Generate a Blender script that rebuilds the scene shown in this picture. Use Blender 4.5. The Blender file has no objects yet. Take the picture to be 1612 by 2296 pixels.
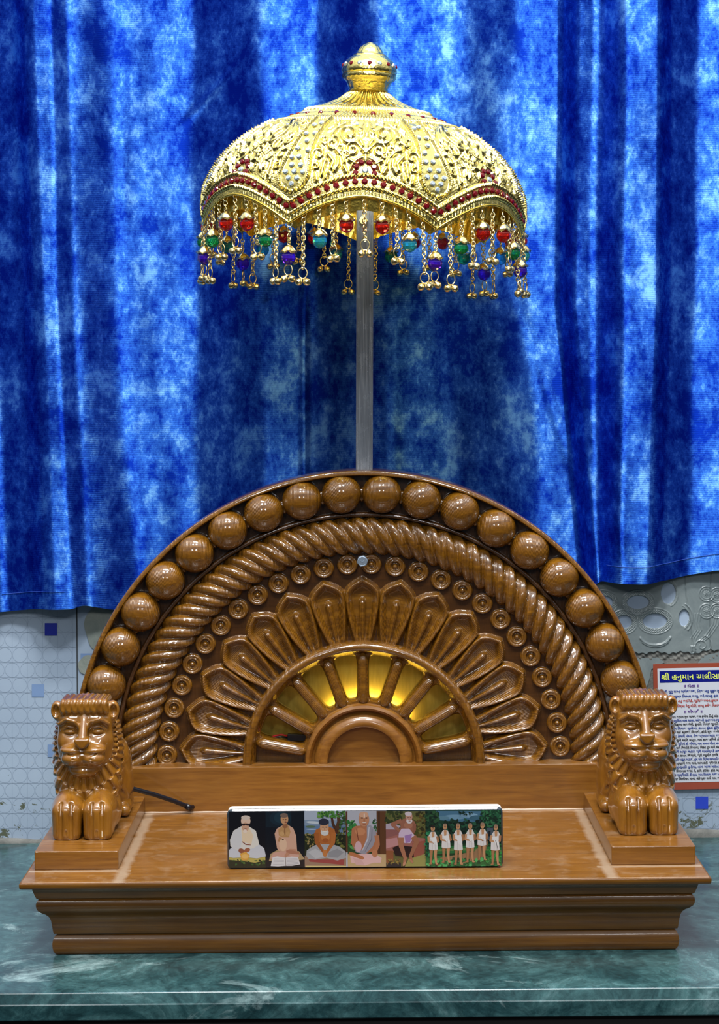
import bpy, bmesh, math, random
import numpy as np
from mathutils import Vector, Matrix

random.seed(7)
rng = np.random.default_rng(7)
S = bpy.context.scene
C = S.collection
PI = math.pi
R = math.radians

# ------------------------------------------------------------------ camera
FPX = 4800.0            # focal length in pixels of the 1612x2296 frame
CY0, CZ = -2.136, 0.5198
ROLL = 0.0087
cam_d = bpy.data.cameras.new('camera')
cam = bpy.data.objects.new('camera', cam_d)
C.objects.link(cam)
cam_d.sensor_fit = 'VERTICAL'
cam_d.sensor_height = 24.0
cam_d.lens = FPX / 2296.0 * 24.0
cam_d.shift_y = -348.0 / 2296.0
cam_d.clip_start = 0.05
cam.rotation_mode = 'XYZ'
cam.matrix_world = Matrix.Translation((0, CY0, CZ)) @ Matrix.Rotation(PI / 2, 4, 'X') @ Matrix.Rotation(-ROLL, 4, 'Z')
S.camera = cam

def at(px, py, D):
    """the point of the place seen at a pixel of the photo, at depth D from the lens"""
    dx, dy = px - 806.0, py - 800.0
    x0, y0 = dx - ROLL * dy, dy + ROLL * dx
    return (x0 * D / FPX, D + CY0, CZ - y0 * D / FPX)

# ------------------------------------------------------------------ world, lamps, exposure
w = bpy.data.worlds.new('room_light'); S.world = w; w.use_nodes = True
nt = w.node_tree; nt.nodes.clear()
wo = nt.nodes.new('ShaderNodeOutputWorld'); bg = nt.nodes.new('ShaderNodeBackground')
tc = nt.nodes.new('ShaderNodeTexCoord'); sp = nt.nodes.new('ShaderNodeSeparateXYZ')
cr = nt.nodes.new('ShaderNodeValToRGB'); mr = nt.nodes.new('ShaderNodeMapRange')
mr.inputs['From Min'].default_value = -1; mr.inputs['From Max'].default_value = 1
nt.links.new(tc.outputs['Generated'], sp.inputs[0]); nt.links.new(sp.outputs['Z'], mr.inputs['Value'])
nt.links.new(mr.outputs[0], cr.inputs[0]); nt.links.new(cr.outputs[0], bg.inputs[0]); nt.links.new(bg.outputs[0], wo.inputs[0])
e = cr.color_ramp.elements
e[0].position = 0.35; e[0].color = (0.02, 0.02, 0.022, 1)
e[1].position = 0.95; e[1].color = (1.3, 1.35, 1.4, 1)
e2 = e.new(0.52); e2.color = (0.055, 0.06, 0.07, 1)
e3 = e.new(0.70); e3.color = (0.22, 0.24, 0.27, 1)
bg.inputs[1].default_value = 0.8

def area(name, loc, target, sx, sy, power, col=(1, 1, 1)):
    d = bpy.data.lights.new(name, 'AREA'); d.shape = 'RECTANGLE'; d.size = sx; d.size_y = sy
    d.energy = power; d.color = col
    o = bpy.data.objects.new(name, d); C.objects.link(o); o.location = loc
    o.rotation_euler = (Vector(target) - Vector(loc)).to_track_quat('-Z', 'Y').to_euler()
    return o
area('ceiling_tube_left', (-0.34, -1.25, 2.05), (0, 0.0, 0.45), 0.20, 0.20, 16.5, (0.96, 0.98, 1.0))
area('ceiling_tube_right', (0.30, -1.20, 2.05), (0, 0.0, 0.45), 0.20, 0.20, 16.5, (0.96, 0.98, 1.0))
area('overhead_tube', (0.0, -0.62, 2.0), (0, -0.25, 0.1), 0.8, 0.10, 25, (1.0, 0.97, 0.92))

area('front_fill_left', (-0.60, -2.5, 1.30), (0, 0, 0.5), 0.22, 0.22, 6.5, (0.96, 0.98, 1.0))  # added front fill pair, weakens the canopy's shadow on the curtain
area('front_fill_right', (0.50, -2.5, 1.30), (0, 0, 0.5), 0.22, 0.22, 6.5, (0.98, 0.98, 1.0))
S.view_settings.view_transform = 'Standard'
S.view_settings.look = 'None'
S.view_settings.gamma = 1.0
S.view_settings.use_curve_mapping = False
S.view_settings.exposure = 0.35

# ------------------------------------------------------------------ material helpers
class NT:
    def __init__(self, name):
        self.m = bpy.data.materials.new(name); self.m.use_nodes = True
        self.t = self.m.node_tree; self.b = self.t.nodes['Principled BSDF']
        self.out = self.t.nodes['Material Output']
    def n(self, kind, **kw):
        x = self.t.nodes.new('ShaderNode' + kind)
        for k, v in kw.items():
            if k in x.inputs: x.inputs[k].default_value = v
            else: setattr(x, k, v)
        return x
    def l(self, a, b): self.t.links.new(a, b)
    def set(self, **kw):
        for k, v in kw.items():
            self.b.inputs[k.replace('_', ' ')].default_value = v
        return self
    def ramp(self, src, stops):
        r = self.n('ValToRGB'); el = r.color_ramp.elements
        el[0].position, el[0].color = stops[0][0], (*stops[0][1], 1)
        el[1].position, el[1].color = stops[-1][0], (*stops[-1][1], 1)
        for p, c in stops[1:-1]:
            q = el.new(p); q.color = (*c, 1)
        self.l(src, r.inputs[0]); return r
    def coords(self, scale=(1, 1, 1), kind='Object'):
        c = self.n('TexCoord'); mp = self.n('Mapping'); mp.inputs['Scale'].default_value = scale
        self.l(c.outputs[kind], mp.inputs[0]); return mp.outputs[0]
    def noise(self, vec, scale, detail=4, rough=0.6, dist=0.0):
        x = self.n('TexNoise'); x.inputs['Scale'].default_value = scale; x.inputs['Detail'].default_value = detail
        x.inputs['Roughness'].default_value = rough; x.inputs['Distortion'].default_value = dist
        self.l(vec, x.inputs['Vector']); return x.outputs['Fac']
    def bump(self, h, strength, dist, nrm=None):
        b = self.n('Bump'); b.inputs['Strength'].default_value = strength; b.inputs['Distance'].default_value = dist
        self.l(h, b.inputs['Height'])
        if nrm is not None: self.l(nrm, b.inputs['Normal'])
        return b.outputs[0]

def plain(name, col, rough=0.5, metal=0.0, **kw):
    m = NT(name); m.set(Base_Color=(*col, 1), Roughness=rough, Metallic=metal, **kw); return m.m

def wood(name, c1, c2, c3, rough=0.24, ribs=0.0, coat=0.7, grain=(3, 40, 40), dust=0.0, axis='z'):
    m = NT(name); v = m.coords(grain)
    n1 = m.noise(v, 6, 6, 0.62, 0.6)
    r = m.ramp(n1, [(0.28, c1), (0.52, c2), (0.78, c3)])
    v2 = m.coords((1, 1, 1)); n2 = m.noise(v2, 14, 3, 0.6)
    mx = m.n('Mix', data_type='RGBA', blend_type='MULTIPLY'); mx.inputs[0].default_value = 0.5
    r2 = m.ramp(n2, [(0.3, (0.62, 0.58, 0.52)), (0.7, (1.15, 1.1, 1.05))])
    m.l(r.outputs[0], mx.inputs[6]); m.l(r2.outputs[0], mx.inputs[7])
    col = mx.outputs[2]
    if dust:
        nd = m.noise(m.coords((1, 1, 1)), 30, 8, 0.75)
        geo = m.n('NewGeometry'); sz = m.n('SeparateXYZ'); m.l(geo.outputs['Normal'], sz.inputs[0])
        mu = m.n('Math', operation='MULTIPLY'); rr = m.ramp(nd, [(0.5, (0, 0, 0)), (0.8, (1, 1, 1))])
        cl = m.n('Math', operation='MAXIMUM'); m.l(sz.outputs['Z'], cl.inputs[0]); cl.inputs[1].default_value = 0
        m.l(rr.outputs[0], mu.inputs[0]); m.l(cl.outputs[0], mu.inputs[1])
        m2 = m.n('Math', operation='MULTIPLY'); m.l(mu.outputs[0], m2.inputs[0]); m2.inputs[1].default_value = dust
        mz = m.n('Mix', data_type='RGBA'); m.l(m2.outputs[0], mz.inputs[0]); m.l(col, mz.inputs[6])
        mz.inputs[7].default_value = (0.55, 0.45, 0.33, 1); col = mz.outputs[2]
    m.l(col, m.b.inputs['Base Color'])
    nb = m.noise(m.coords((1, 1, 1)), 260, 4, 0.6)
    b1 = m.bump(nb, 0.12, 0.0004)
    nl = m.noise(m.coords((1, 1, 1)), 60, 3, 0.5)
    b1 = m.bump(nl, 0.14, 0.0012, b1)
    m.l(b1, m.b.inputs['Coat Normal'])
    if ribs:
        wv = m.n('TexWave', wave_type='BANDS', bands_direction='X'); wv.inputs['Scale'].default_value = 230
        wv.inputs['Distortion'].default_value = 1.2; wv.inputs['Detail'].default_value = 2
        m.l(m.coords((1, 0.0, 0.15)), wv.inputs['Vector'])
        b1 = m.bump(wv.outputs['Fac'], ribs, 0.0005, b1)
    m.l(b1, m.b.inputs['Normal'])
    m.set(Roughness=rough, Coat_Weight=coat, Coat_Roughness=0.10, Coat_IOR=1.6, Specular_IOR_Level=0.4)
    return m.m

M = {}
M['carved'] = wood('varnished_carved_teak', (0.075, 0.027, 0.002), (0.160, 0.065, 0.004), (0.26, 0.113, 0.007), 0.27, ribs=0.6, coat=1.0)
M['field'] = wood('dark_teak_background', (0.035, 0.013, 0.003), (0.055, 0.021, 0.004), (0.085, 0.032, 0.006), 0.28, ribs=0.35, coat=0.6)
M['smooth'] = wood('varnished_smooth_teak', (0.135, 0.050, 0.007), (0.205, 0.084, 0.012), (0.27, 0.122, 0.020), 0.3, coat=0.35, dust=0.35)
M['mould'] = wood('varnished_shaded_moulding_teak', (0.075, 0.026, 0.0015), (0.135, 0.052, 0.003), (0.19, 0.078, 0.005), 0.40, coat=0.12, grain=(2, 30, 60), dust=0.15)  # darker copy of the smooth teak; shade of the upright faces put in
M['lion'] = wood('varnished_lion_wood', (0.17, 0.064, 0.006), (0.25, 0.103, 0.009), (0.33, 0.145, 0.014), 0.26, coat=1.0, grain=(14, 14, 4))

def mk_top():
    mat = wood('dusty_top_board_teak', (0.135, 0.050, 0.007), (0.205, 0.084, 0.012), (0.27, 0.122, 0.020), 0.3, coat=0.35, dust=0.35)
    t = mat.node_tree; b = t.nodes['Principled BSDF']; src = b.inputs['Base Color'].links[0].from_socket
    def nd(k, **kw):
        x = t.nodes.new('ShaderNode' + k)
        for a_, v_ in kw.items(): setattr(x, a_, v_)
        return x
    def mth(op, a_, b_=None):
        x = nd('Math', operation=op)
        for i_, q in enumerate((a_, b_)):
            if q is None: continue
            if isinstance(q, (int, float)): x.inputs[i_].default_value = q
            else: t.links.new(q, x.inputs[i_])
        return x.outputs[0]
    tc_ = nd('TexCoord'); sx_ = nd('SeparateXYZ'); t.links.new(tc_.outputs['Object'], sx_.inputs[0])
    nz = nd('TexNoise'); nz.inputs['Scale'].default_value = 55; nz.inputs['Detail'].default_value = 8; nz.inputs['Roughness'].default_value = 0.7
    t.links.new(tc_.outputs['Object'], nz.inputs['Vector'])
    dx_ = mth('ABSOLUTE', mth('SUBTRACT', mth('ABSOLUTE', mth('SUBTRACT', sx_.outputs['X'], 0.001)), 0.2125))
    band = mth('SUBTRACT', 1.0, mth('DIVIDE', dx_, 0.011))
    dy_ = mth('SUBTRACT', 1.0, mth('DIVIDE', mth('ABSOLUTE', mth('ADD', sx_.outputs['Y'], 0.252)), 0.008))
    side = mth('GREATER_THAN', mth('ABSOLUTE', sx_.outputs['X']), 0.205)
    tot = mth('MAXIMUM', band, mth('MULTIPLY', dy_, side))
    f_ = mth('MULTIPLY', mth('SUBTRACT', mth('ADD', mth('MAXIMUM', tot, 0.0), nz.outputs[0]), 0.90), 1.5)
    f_ = mth('MINIMUM', mth('MAXIMUM', f_, 0.0), 0.6)
    mx_ = nd('Mix', data_type='RGBA'); t.links.new(f_, mx_.inputs[0]); t.links.new(src, mx_.inputs[6]); mx_.inputs[7].default_value = (0.42, 0.33, 0.24, 1)
    t.links.new(mx_.outputs[2], b.inputs['Base Color']); return mat
M['top'] = mk_top()

def gold_mat(name, c, rough, bump, scale=220):
    m = NT(name); v = m.coords()
    n1 = m.noise(v, scale, 3, 0.6); b = m.bump(n1, bump, 0.0012)
    n2 = m.noise(v, scale * 0.35, 2, 0.5); b = m.bump(n2, bump * 0.6, 0.003, b)
    m.l(b, m.b.inputs['Normal']); m.set(Base_Color=(*c, 1), Metallic=1.0, Roughness=rough); return m.m
M['gold'] = gold_mat('embossed_gold', (1.0, 0.82, 0.27), 0.2, 0.6)
M['gold_in'] = gold_mat('inner_gold', (1.0, 0.74, 0.14), 0.22, 0.5, 120)
M['gold_chain'] = plain('gold_chain', (1.0, 0.84, 0.40), 0.22, 1.0)
M['bell'] = plain('pale_gold_bell', (0.93, 0.76, 0.36), 0.26, 1.0)
M['brass'] = None
def gem(name, c, tr=0.75, rough=0.03, ior=1.5, em=None):
    m = NT(name); m.set(Base_Color=(*c, 1), Roughness=rough, Transmission_Weight=tr, IOR=ior, Specular_IOR_Level=0.7); return m.m
M['red_gem'] = gem('red_stone', (0.10, 0.001, 0.004), 0.0)
M['clear_gem'] = plain('clear_stone', (0.62, 0.70, 0.76), 0.08, 0.75)
M['bead_red'] = gem('red_crystal', (0.95, 0.03, 0.015), 0.85)
M['bead_green'] = gem('green_crystal', (0.02, 0.50, 0.16), 0.8)
M['bead_teal'] = gem('turquoise_crystal', (0.05, 0.68, 0.85), 0.8)
M['bead_purple'] = gem('violet_crystal', (0.10, 0.02, 0.75), 0.75)
M['white'] = plain('white_board', (0.85, 0.82, 0.74), 0.4)
M['black'] = plain('black_rubber', (0.006, 0.007, 0.012), 0.28)
M['red_wire'] = plain('red_wire', (0.6, 0.02, 0.02), 0.4)
M['zinc'] = plain('zinc_bolt', (0.55, 0.66, 0.78), 0.3, 0.9)
M['dark'] = plain('dark_cabinet', (0.006, 0.006, 0.006), 0.6)

def mk_brass():
    m = NT('brushed_brass_plate'); n = m.noise(m.coords((60, 8, 8)), 4, 5, 0.6)
    r = m.ramp(n, [(0.3, (0.48, 0.33, 0.05)), (0.7, (0.66, 0.47, 0.09))]); m.l(r.outputs[0], m.b.inputs['Base Color'])
    m.set(Metallic=0.75, Roughness=0.42); return m.m
M['brass'] = mk_brass()

def mk_steel():
    m = NT('scratched_steel_tube')
    n = m.noise(m.coords((260, 60, 2)), 3, 5, 0.65)
    r = m.ramp(n, [(0.3, (0.16, 0.18, 0.21)), (0.55, (0.26, 0.29, 0.33)), (0.72, (0.5, 0.53, 0.57))])
    m.l(r.outputs[0], m.b.inputs['Base Color'])
    n2 = m.noise(m.coords((1, 1, 0.6)), 90, 6, 0.7); rr = m.ramp(n2, [(0.4, (0.14,) * 3), (0.7, (0.4,) * 3)])
    m.l(rr.outputs[0], m.b.inputs['Roughness']); m.l(m.bump(n, 0.2, 0.0005), m.b.inputs['Normal'])
    m.set(Metallic=0.45); return m.m
M['steel'] = mk_steel()

def mk_marble():
    m = NT('green_marble'); v = m.coords((1.0, 0.75, 1.3))
    n1 = m.noise(v, 14, 12, 0.72, 1.0)
    r = m.ramp(n1, [(0.30, (0.005, 0.020, 0.024)), (0.46, (0.018, 0.060, 0.066)), (0.58, (0.050, 0.125, 0.130)), (0.72, (0.17, 0.29, 0.30))])
    v2 = m.coords((0.9, 1.3, 1.3)); n2 = m.noise(v2, 8, 10, 0.66, 2.0)
    r2 = m.ramp(n2, [(0.60, (0, 0, 0)), (0.68, (0.5, 0.5, 0.5)), (0.80, (1, 1, 1))])
    mx = m.n('Mix', data_type='RGBA'); m.l(r2.outputs[0], mx.inputs[0]); m.l(r.outputs[0], mx.inputs[6])
    mx.inputs[7].default_value = (0.36, 0.50, 0.50, 1)
    n3 = m.noise(m.coords((1, 0.8, 1.2)), 75, 8, 0.75, 1.0)
    r3 = m.ramp(n3, [(0.36, (0.35, 0.4, 0.42)), (0.6, (1.1, 1.1, 1.1))])
    mu = m.n('Mix', data_type='RGBA', blend_type='MULTIPLY'); mu.inputs[0].default_value = 0.8
    m.l(mx.outputs[2], mu.inputs[6]); m.l(r3.outputs[0], mu.inputs[7])
    m.l(mu.outputs[2], m.b.inputs['Base Color'])
    m.l(m.bump(n3, 0.08, 0.0005), m.b.inputs['Normal'])
    m.set(Roughness=0.22, Specular_IOR_Level=0.55); return m.m
M['marble'] = mk_marble()

def mk_velvet():
    m = NT('crushed_blue_velvet')
    v = m.coords((1, 1, 0.8))
    na = m.noise(v, 24, 14, 0.78, 0.1); nb = m.noise(m.coords((1, 1, 0.55)), 120, 8, 0.8, 0.1)
    ad = m.n('Math', operation='MULTIPLY_ADD'); m.l(nb, ad.inputs[0]); ad.inputs[1].default_value = 0.40; m.l(na, ad.inputs[2])
    fac = m.ramp(ad.outputs[0], [(0.61, (0, 0, 0)), (0.71, (0.35, 0.35, 0.35)), (0.84, (1, 1, 1))])
    col = m.ramp(fac.outputs[0], [(0.0, (0.0006, 0.004, 0.15)), (0.5, (0.002, 0.018, 0.29)), (1.0, (0.010, 0.085, 0.52))])
    dif = m.n('BsdfDiffuse'); m.l(col.outputs[0], dif.inputs[0])
    gl = m.n('BsdfAnisotropic'); gl.inputs['Roughness'].default_value = 0.55; gl.inputs['Anisotropy'].default_value = 0.80
    tz = m.n('CombineXYZ'); tz.inputs[0].default_value = 1.0; m.l(tz.outputs[0], gl.inputs['Tangent'])
    gc = m.ramp(fac.outputs[0], [(0.0, (0.004, 0.035, 0.40)), (0.45, (0.045, 0.21, 0.75)), (1.0, (0.26, 0.60, 0.93))])
    m.l(gc.outputs[0], gl.inputs[0])
    wv = m.n('TexWave', wave_type='BANDS', bands_direction='Z'); wv.inputs['Scale'].default_value = 150
    wv.inputs['Distortion'].default_value = 1.5; wv.inputs['Detail'].default_value = 1; m.l(m.coords(), wv.inputs['Vector'])
    b = m.bump(wv.outputs['Fac'], 0.35, 0.0006)
    b = m.bump(ad.outputs[0], 0.2, 0.0015, b)
    m.l(b, gl.inputs['Normal'])
    mix = m.n('MixShader'); mix.inputs[0].default_value = 0.6
    m.l(dif.outputs[0], mix.inputs[1]); m.l(gl.outputs[0], mix.inputs[2])
    m.l(mix.outputs[0], m.out.inputs[0]); return m.m
M['velvet'] = mk_velvet()

def mk_tile():
    m = NT('pale_blue_wall_tile')
    v = m.coords()
    n = m.noise(v, 5, 8, 0.6)
    r = m.ramp(n, [(0.3, (0.25, 0.32, 0.42)), (0.7, (0.34, 0.42, 0.52))])
    # brown peeling specks in a band low on the wall
    s = m.n('SeparateXYZ'); m.l(v, s.inputs[0])
    nn = m.noise(m.coords((1, 1, 1)), 34, 10, 0.72, 1.5)
    rz = m.n('MapRange'); rz.inputs['From Min'].default_value = 0.095; rz.inputs['From Max'].default_value = 0.03
    m.l(s.outputs['Z'], rz.inputs['Value'])
    ml = m.n('Math', operation='MULTIPLY'); m.l(rz.outputs[0], ml.inputs[0]); ml.inputs[1].default_value = 0.14
    adn = m.n('Math', operation='ADD'); m.l(nn, adn.inputs[0]); m.l(ml.outputs[0], adn.inputs[1])
    rk = m.ramp(adn.outputs[0], [(0.70, (0, 0, 0)), (0.715, (1, 1, 1))])
    mx = m.n('Mix', data_type='RGBA'); m.l(rk.outputs[0], mx.inputs[0]); m.l(r.outputs[0], mx.inputs[6])
    mx.inputs[7].default_value = (0.085, 0.095, 0.06, 1)
    m.l(mx.outputs[2], m.b.inputs['Base Color'])
    m.set(Roughness=0.35); return m.m
M['tile'] = mk_tile()
M['grout'] = plain('tile_emboss_line', (0.235, 0.30, 0.39), 0.4)
M['tile_navy'] = plain('navy_tile_square', (0.006, 0.020, 0.30), 0.35)
M['tile_blue'] = plain('blue_tile_square', (0.02, 0.05, 0.45), 0.35)
M['tile_pale'] = plain('faded_blue_tile_square', (0.16, 0.25, 0.43), 0.4)
def mk_cement(name, a, b_, rough=0.85, sc=24, bump=0.6):
    m = NT(name); n = m.noise(m.coords(), sc, 10, 0.7, 0.8)
    r = m.ramp(n, [(0.3, a), (0.7, b_)]); m.l(r.outputs[0], m.b.inputs['Base Color'])
    m.l(m.bump(n, bump, 0.003), m.b.inputs['Normal']); m.set(Roughness=rough); return m.m
M['cement'] = mk_cement('grey_cement', (0.06, 0.065, 0.06), (0.20, 0.20, 0.185))
M['stone'] = mk_cement('embossed_grey_marble', (0.12, 0.15, 0.16), (0.24, 0.28, 0.28), 0.22, 12, 0.1)
M['patch'] = mk_cement('exposed_plaster', (0.17, 0.20, 0.18), (0.27, 0.29, 0.25), 0.7, 30, 0.4)
M['joint'] = plain('dark_joint', (0.03, 0.035, 0.04), 0.8)
M['p_red'] = plain('poster_red', (0.27, 0.055, 0.03), 0.3)
M['p_white'] = plain('poster_paper', (0.52, 0.54, 0.60), 0.25)
M['p_navy'] = plain('poster_navy', (0.004, 0.008, 0.17), 0.25)
M['t_yellow'] = plain('print_yellow', (0.60, 0.68, 0.13), 0.4)
M['t_purple'] = plain('print_purple', (0.06, 0.008, 0.18), 0.4)
M['t_blue'] = plain('print_blue', (0.004, 0.030, 0.22), 0.4)
M['t_red'] = plain('print_red', (0.36, 0.04, 0.03), 0.4)
M['t_black'] = plain('print_black', (0.01, 0.01, 0.014), 0.4)
def mk_print():
    m = NT('printed_picture_ink'); a = m.n('VertexColor'); a.layer_name = 'Col'
    m.l(a.outputs[0], m.b.inputs['Base Color'])
    m.set(Roughness=0.35, Coat_Weight=0.6, Coat_Roughness=0.05); return m.m
M['print'] = mk_print()

# ------------------------------------------------------------------ mesh helpers
def link(o, parent=None):
    C.objects.link(o)
    if parent is not None: o.parent = parent
    return o
def tag(o, label=None, cat=None, group=None, kind=None):
    if label: o['label'] = label
    if cat: o['category'] = cat
    if group: o['group'] = group
    if kind: o['kind'] = kind
    return o
def empty(name, loc=(0, 0, 0)):
    o = bpy.data.objects.new(name, None); o.empty_display_size = 0.02; C.objects.link(o); o.location = loc; return o

class MB:
    def __init__(self): self.v = []; self.f = []; self.m = []; self.n = 0
    def add(self, verts, faces, mi=0):
        verts = np.asarray(verts, float).reshape(-1, 3)
        self.v.append(verts); k = self.n
        for q in faces: self.f.append(tuple(int(i) + k for i in q)); self.m.append(mi)
        self.n += len(verts); return self
    def grid(self, P, cu=False, cv=False, mi=0, flip=False):
        P = np.asarray(P, float); nu, nv = P.shape[:2]
        I = np.arange(nu * nv).reshape(nu, nv)
        if cu: I = np.vstack([I, I[:1]])
        if cv: I = np.hstack([I, I[:, :1]])
        a, b, c, d = I[:-1, :-1], I[1:, :-1], I[1:, 1:], I[:-1, 1:]
        F = np.stack([a, b, c, d], -1).reshape(-1, 4)
        if flip: F = F[:, ::-1]
        return self.add(P.reshape(-1, 3), F.tolist(), mi)
    def box(self, x0, x1, y0, y1, z0, z1, mi=0):
        v = [(x, y, z) for x in (x0, x1) for y in (y0, y1) for z in (z0, z1)]
        f = [(0, 1, 3, 2), (4, 6, 7, 5), (0, 4, 5, 1), (2, 3, 7, 6), (0, 2, 6, 4), (1, 5, 7, 3)]
        return self.add(v, f, mi)
    def lathe(self, prof, n=24, axis='z', o=(0, 0, 0), mi=0):
        """prof: (radius, height) from bottom to top"""
        prof = np.array(prof, float); th = np.linspace(0, 2 * PI, n, endpoint=False)
        P = np.zeros((n, len(prof), 3))
        P[..., 0] = np.cos(th)[:, None] * prof[:, 0]; P[..., 1] = np.sin(th)[:, None] * prof[:, 0]; P[..., 2] = prof[:, 1]
        if axis == 'y':   # height points to -y (toward the viewer side)
            P = np.stack([P[..., 0], -P[..., 2], P[..., 1]], -1)
        P += np.array(o); return self.grid(P, cu=True, mi=mi)
    def tube(self, pts, r, n=10, mi=0, caps=True, closed=False, squash=None):
        pts = np.array(pts, float); m = len(pts); r = np.broadcast_to(np.array(r, float), (m,))
        if closed: T = np.roll(pts, -1, 0) - np.roll(pts, 1, 0)
        else: T = np.gradient(pts, axis=0)
        T /= np.linalg.norm(T, axis=1)[:, None] + 1e-12
        up = np.array([0, 0, 1.0]) if abs(T[0, 2]) < 0.9 else np.array([0, 1.0, 0])
        N = np.cross(up, T[0]); N /= np.linalg.norm(N); Ns = []
        for i in range(m):
            N = N - T[i] * np.dot(N, T[i]); N /= np.linalg.norm(N) + 1e-12; Ns.append(N)
        Ns = np.array(Ns); B = np.cross(T, Ns); a = np.linspace(0, 2 * PI, n, endpoint=False)
        P = pts[:, None] + r[:, None, None] * (np.cos(a)[None, :, None] * Ns[:, None] + np.sin(a)[None, :, None] * B[:, None])
        self.grid(P, cu=closed, cv=True, mi=mi)
        if caps and not closed:
            k = self.n - m * n
            self.f.append(tuple(k + i for i in range(n))[::-1]); self.m.append(mi)
            self.f.append(tuple(k + (m - 1) * n + i for i in range(n))); self.m.append(mi)
        return self
    def ball(self, c, r, nu=24, nv=16, sc=(1, 1, 1), mi=0):
        th = np.linspace(0, 2 * PI, nu, endpoint=False); ph = np.linspace(0.02, PI - 0.02, nv)
        P = np.stack([np.sin(ph)[None] * np.cos(th)[:, None] * sc[0], np.sin(ph)[None] * np.sin(th)[:, None] * sc[1],
                      -np.cos(ph)[None] * np.ones((nu, 1)) * sc[2]], -1) * r + np.array(c)
        return self.grid(P, cu=True, mi=mi)
    def mesh(self, name, mats, smooth=True, sharp=None):
        me = bpy.data.meshes.new(name)
        V = np.concatenate(self.v) if self.v else np.zeros((0, 3))
        me.from_pydata(V.tolist(), [], self.f)
        for x in (mats if isinstance(mats, (list, tuple)) else [mats]): me.materials.append(x)
        me.polygons.foreach_set('material_index', self.m)
        me.polygons.foreach_set('use_smooth', [smooth] * len(me.polygons))
        me.update()
        if sharp: me.set_sharp_from_angle(angle=R(sharp))
        return me
    def build(self, name, mats, parent=None, smooth=True, sharp=None, origin=None, recalc=True):
        if origin is not None:
            self.v = [a - np.array(origin) for a in self.v]
        me = self.mesh(name, mats, smooth, None)
        if recalc:
            bm = bmesh.new(); bm.from_mesh(me); bmesh.ops.recalc_face_normals(bm, faces=bm.faces); bm.to_mesh(me); bm.free()
        if sharp: me.set_sharp_from_angle(angle=R(sharp))
        o = bpy.data.objects.new(name, me)
        if origin is not None: o.location = origin
        return link(o, parent)

def dup(o, parent=None, loc=None, rot=None):
    c = o.copy(); C.objects.link(c); c.parent = parent
    if loc is not None: c.location = loc
    if rot is not None: c.rotation_euler = rot
    return c

def bevel_mod(o, w_, seg=2):
    b = o.modifiers.new('bevel', 'BEVEL'); b.width = w_; b.segments = seg; b.limit_method = 'ANGLE'; b.angle_limit = R(40); return o

# ------------------------------------------------------------------ the setting
WALLY = 0.170
CTR_Y0 = -0.379
# counter
g = MB()
ys = [WALLY + 0.03, CTR_Y0 + 0.0010, CTR_Y0 + 0.0003, CTR_Y0 - 0.0004, CTR_Y0 - 0.0026, CTR_Y0 - 0.0030, CTR_Y0 - 0.0030, CTR_Y0 - 0.0024, CTR_Y0 + 0.03]
zs = [0, 0, -0.0002, -0.0009, -0.0088, -0.0098, -0.0216, -0.0224, -0.0224]
P = np.array([[[x, y, z] for y, z in zip(ys, zs)] for x in np.linspace(-0.75, 0.75, 3)])
g.grid(P, flip=True)
o = g.build('marble_counter_top', M['marble'], smooth=False)
o.name = 'trim_1'; tag(o, kind='structure')
g = MB(); g.box(-0.75, 0.75, CTR_Y0 + 0.006, CTR_Y0 + 0.04, -0.60, -0.0224)
tag(g.build('trim_2', M['dark'], smooth=False), kind='structure')

# back wall: tile sheet with embossed lines and small coloured squares as its own surface pattern
g = MB()
g.add([(-0.75, WALLY, -0.05), (0.75, WALLY, -0.05), (0.75, WALLY, 1.35), (-0.75, WALLY, 1.35)], [(0, 1, 2, 3)], 0)
DW = WALLY - CY0
sw = DW / FPX
def wpt(px, py, off=0.0):
    p = at(px, py, DW); return (p[0], WALLY - off, p[2])
def wquad(x0, y0, x1, y1, mi, off):
    g.add([wpt(x0, y1, off), wpt(x1, y1, off), wpt(x1, y0, off), wpt(x0, y0, off)], [(0, 1, 2, 3)], mi)
# embossed grid lines (34 px pitch) and quarter circles
for side in ((-40, 172), (1530, 1660)):
    x = side[0]
    while x < side[1]:
        wquad(x - 0.35, 1340, x + 0.35, 1884, 1, 0.0002); x += 33.8
    y = 1350 if side[0] < 0 else 1350
    while y < 1884:
        wquad(side[0], y - 0.35, side[1], y + 0.35, 1, 0.0002); y += 33.8
    yy = 1350 + 16.9
    row = 0
    while yy < 1884:
        xx = side[0] + (16.9 if row % 2 else 0)
        while xx < side[1] - 5:
            for k in range(14):
                a0, a1 = k * PI / 7, (k + 1) * PI / 7
                r_ = 16.0
                q = [(xx + math.cos(a) * rr, yy + math.sin(a) * rr) for a, rr in ((a0, r_), (a1, r_), (a1, r_ + 0.55), (a0, r_ + 0.55))]
                if all(side[0] < s[0] < side[1] for s in q):
                    g.add([wpt(s[0], s[1], 0.0002) for s in q], [(0, 1, 2, 3)], 1)
            xx += 33.8
        yy += 33.8; row += 1
wquad(100.5, 1397, 128, 1425, 2, 0.0006)
wquad(71.5, 1534, 99, 1562, 4, 0.0006)
wquad(107, 1669, 134.5, 1697, 4, 0.0006)
wquad(181, 1465, 240, 1480, 4, 0.0006)
wquad(1559.5, 1786, 1587.5, 1813.5, 3, 0.0006)
# dark vertical joint
g.add([wpt(170.5, 1330, 0.0008), wpt(173.5, 1330, 0.0008), wpt(175.5, 1620, 0.0008), wpt(173, 1620, 0.0008)], [(0, 1, 2, 3)], 5)
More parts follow.
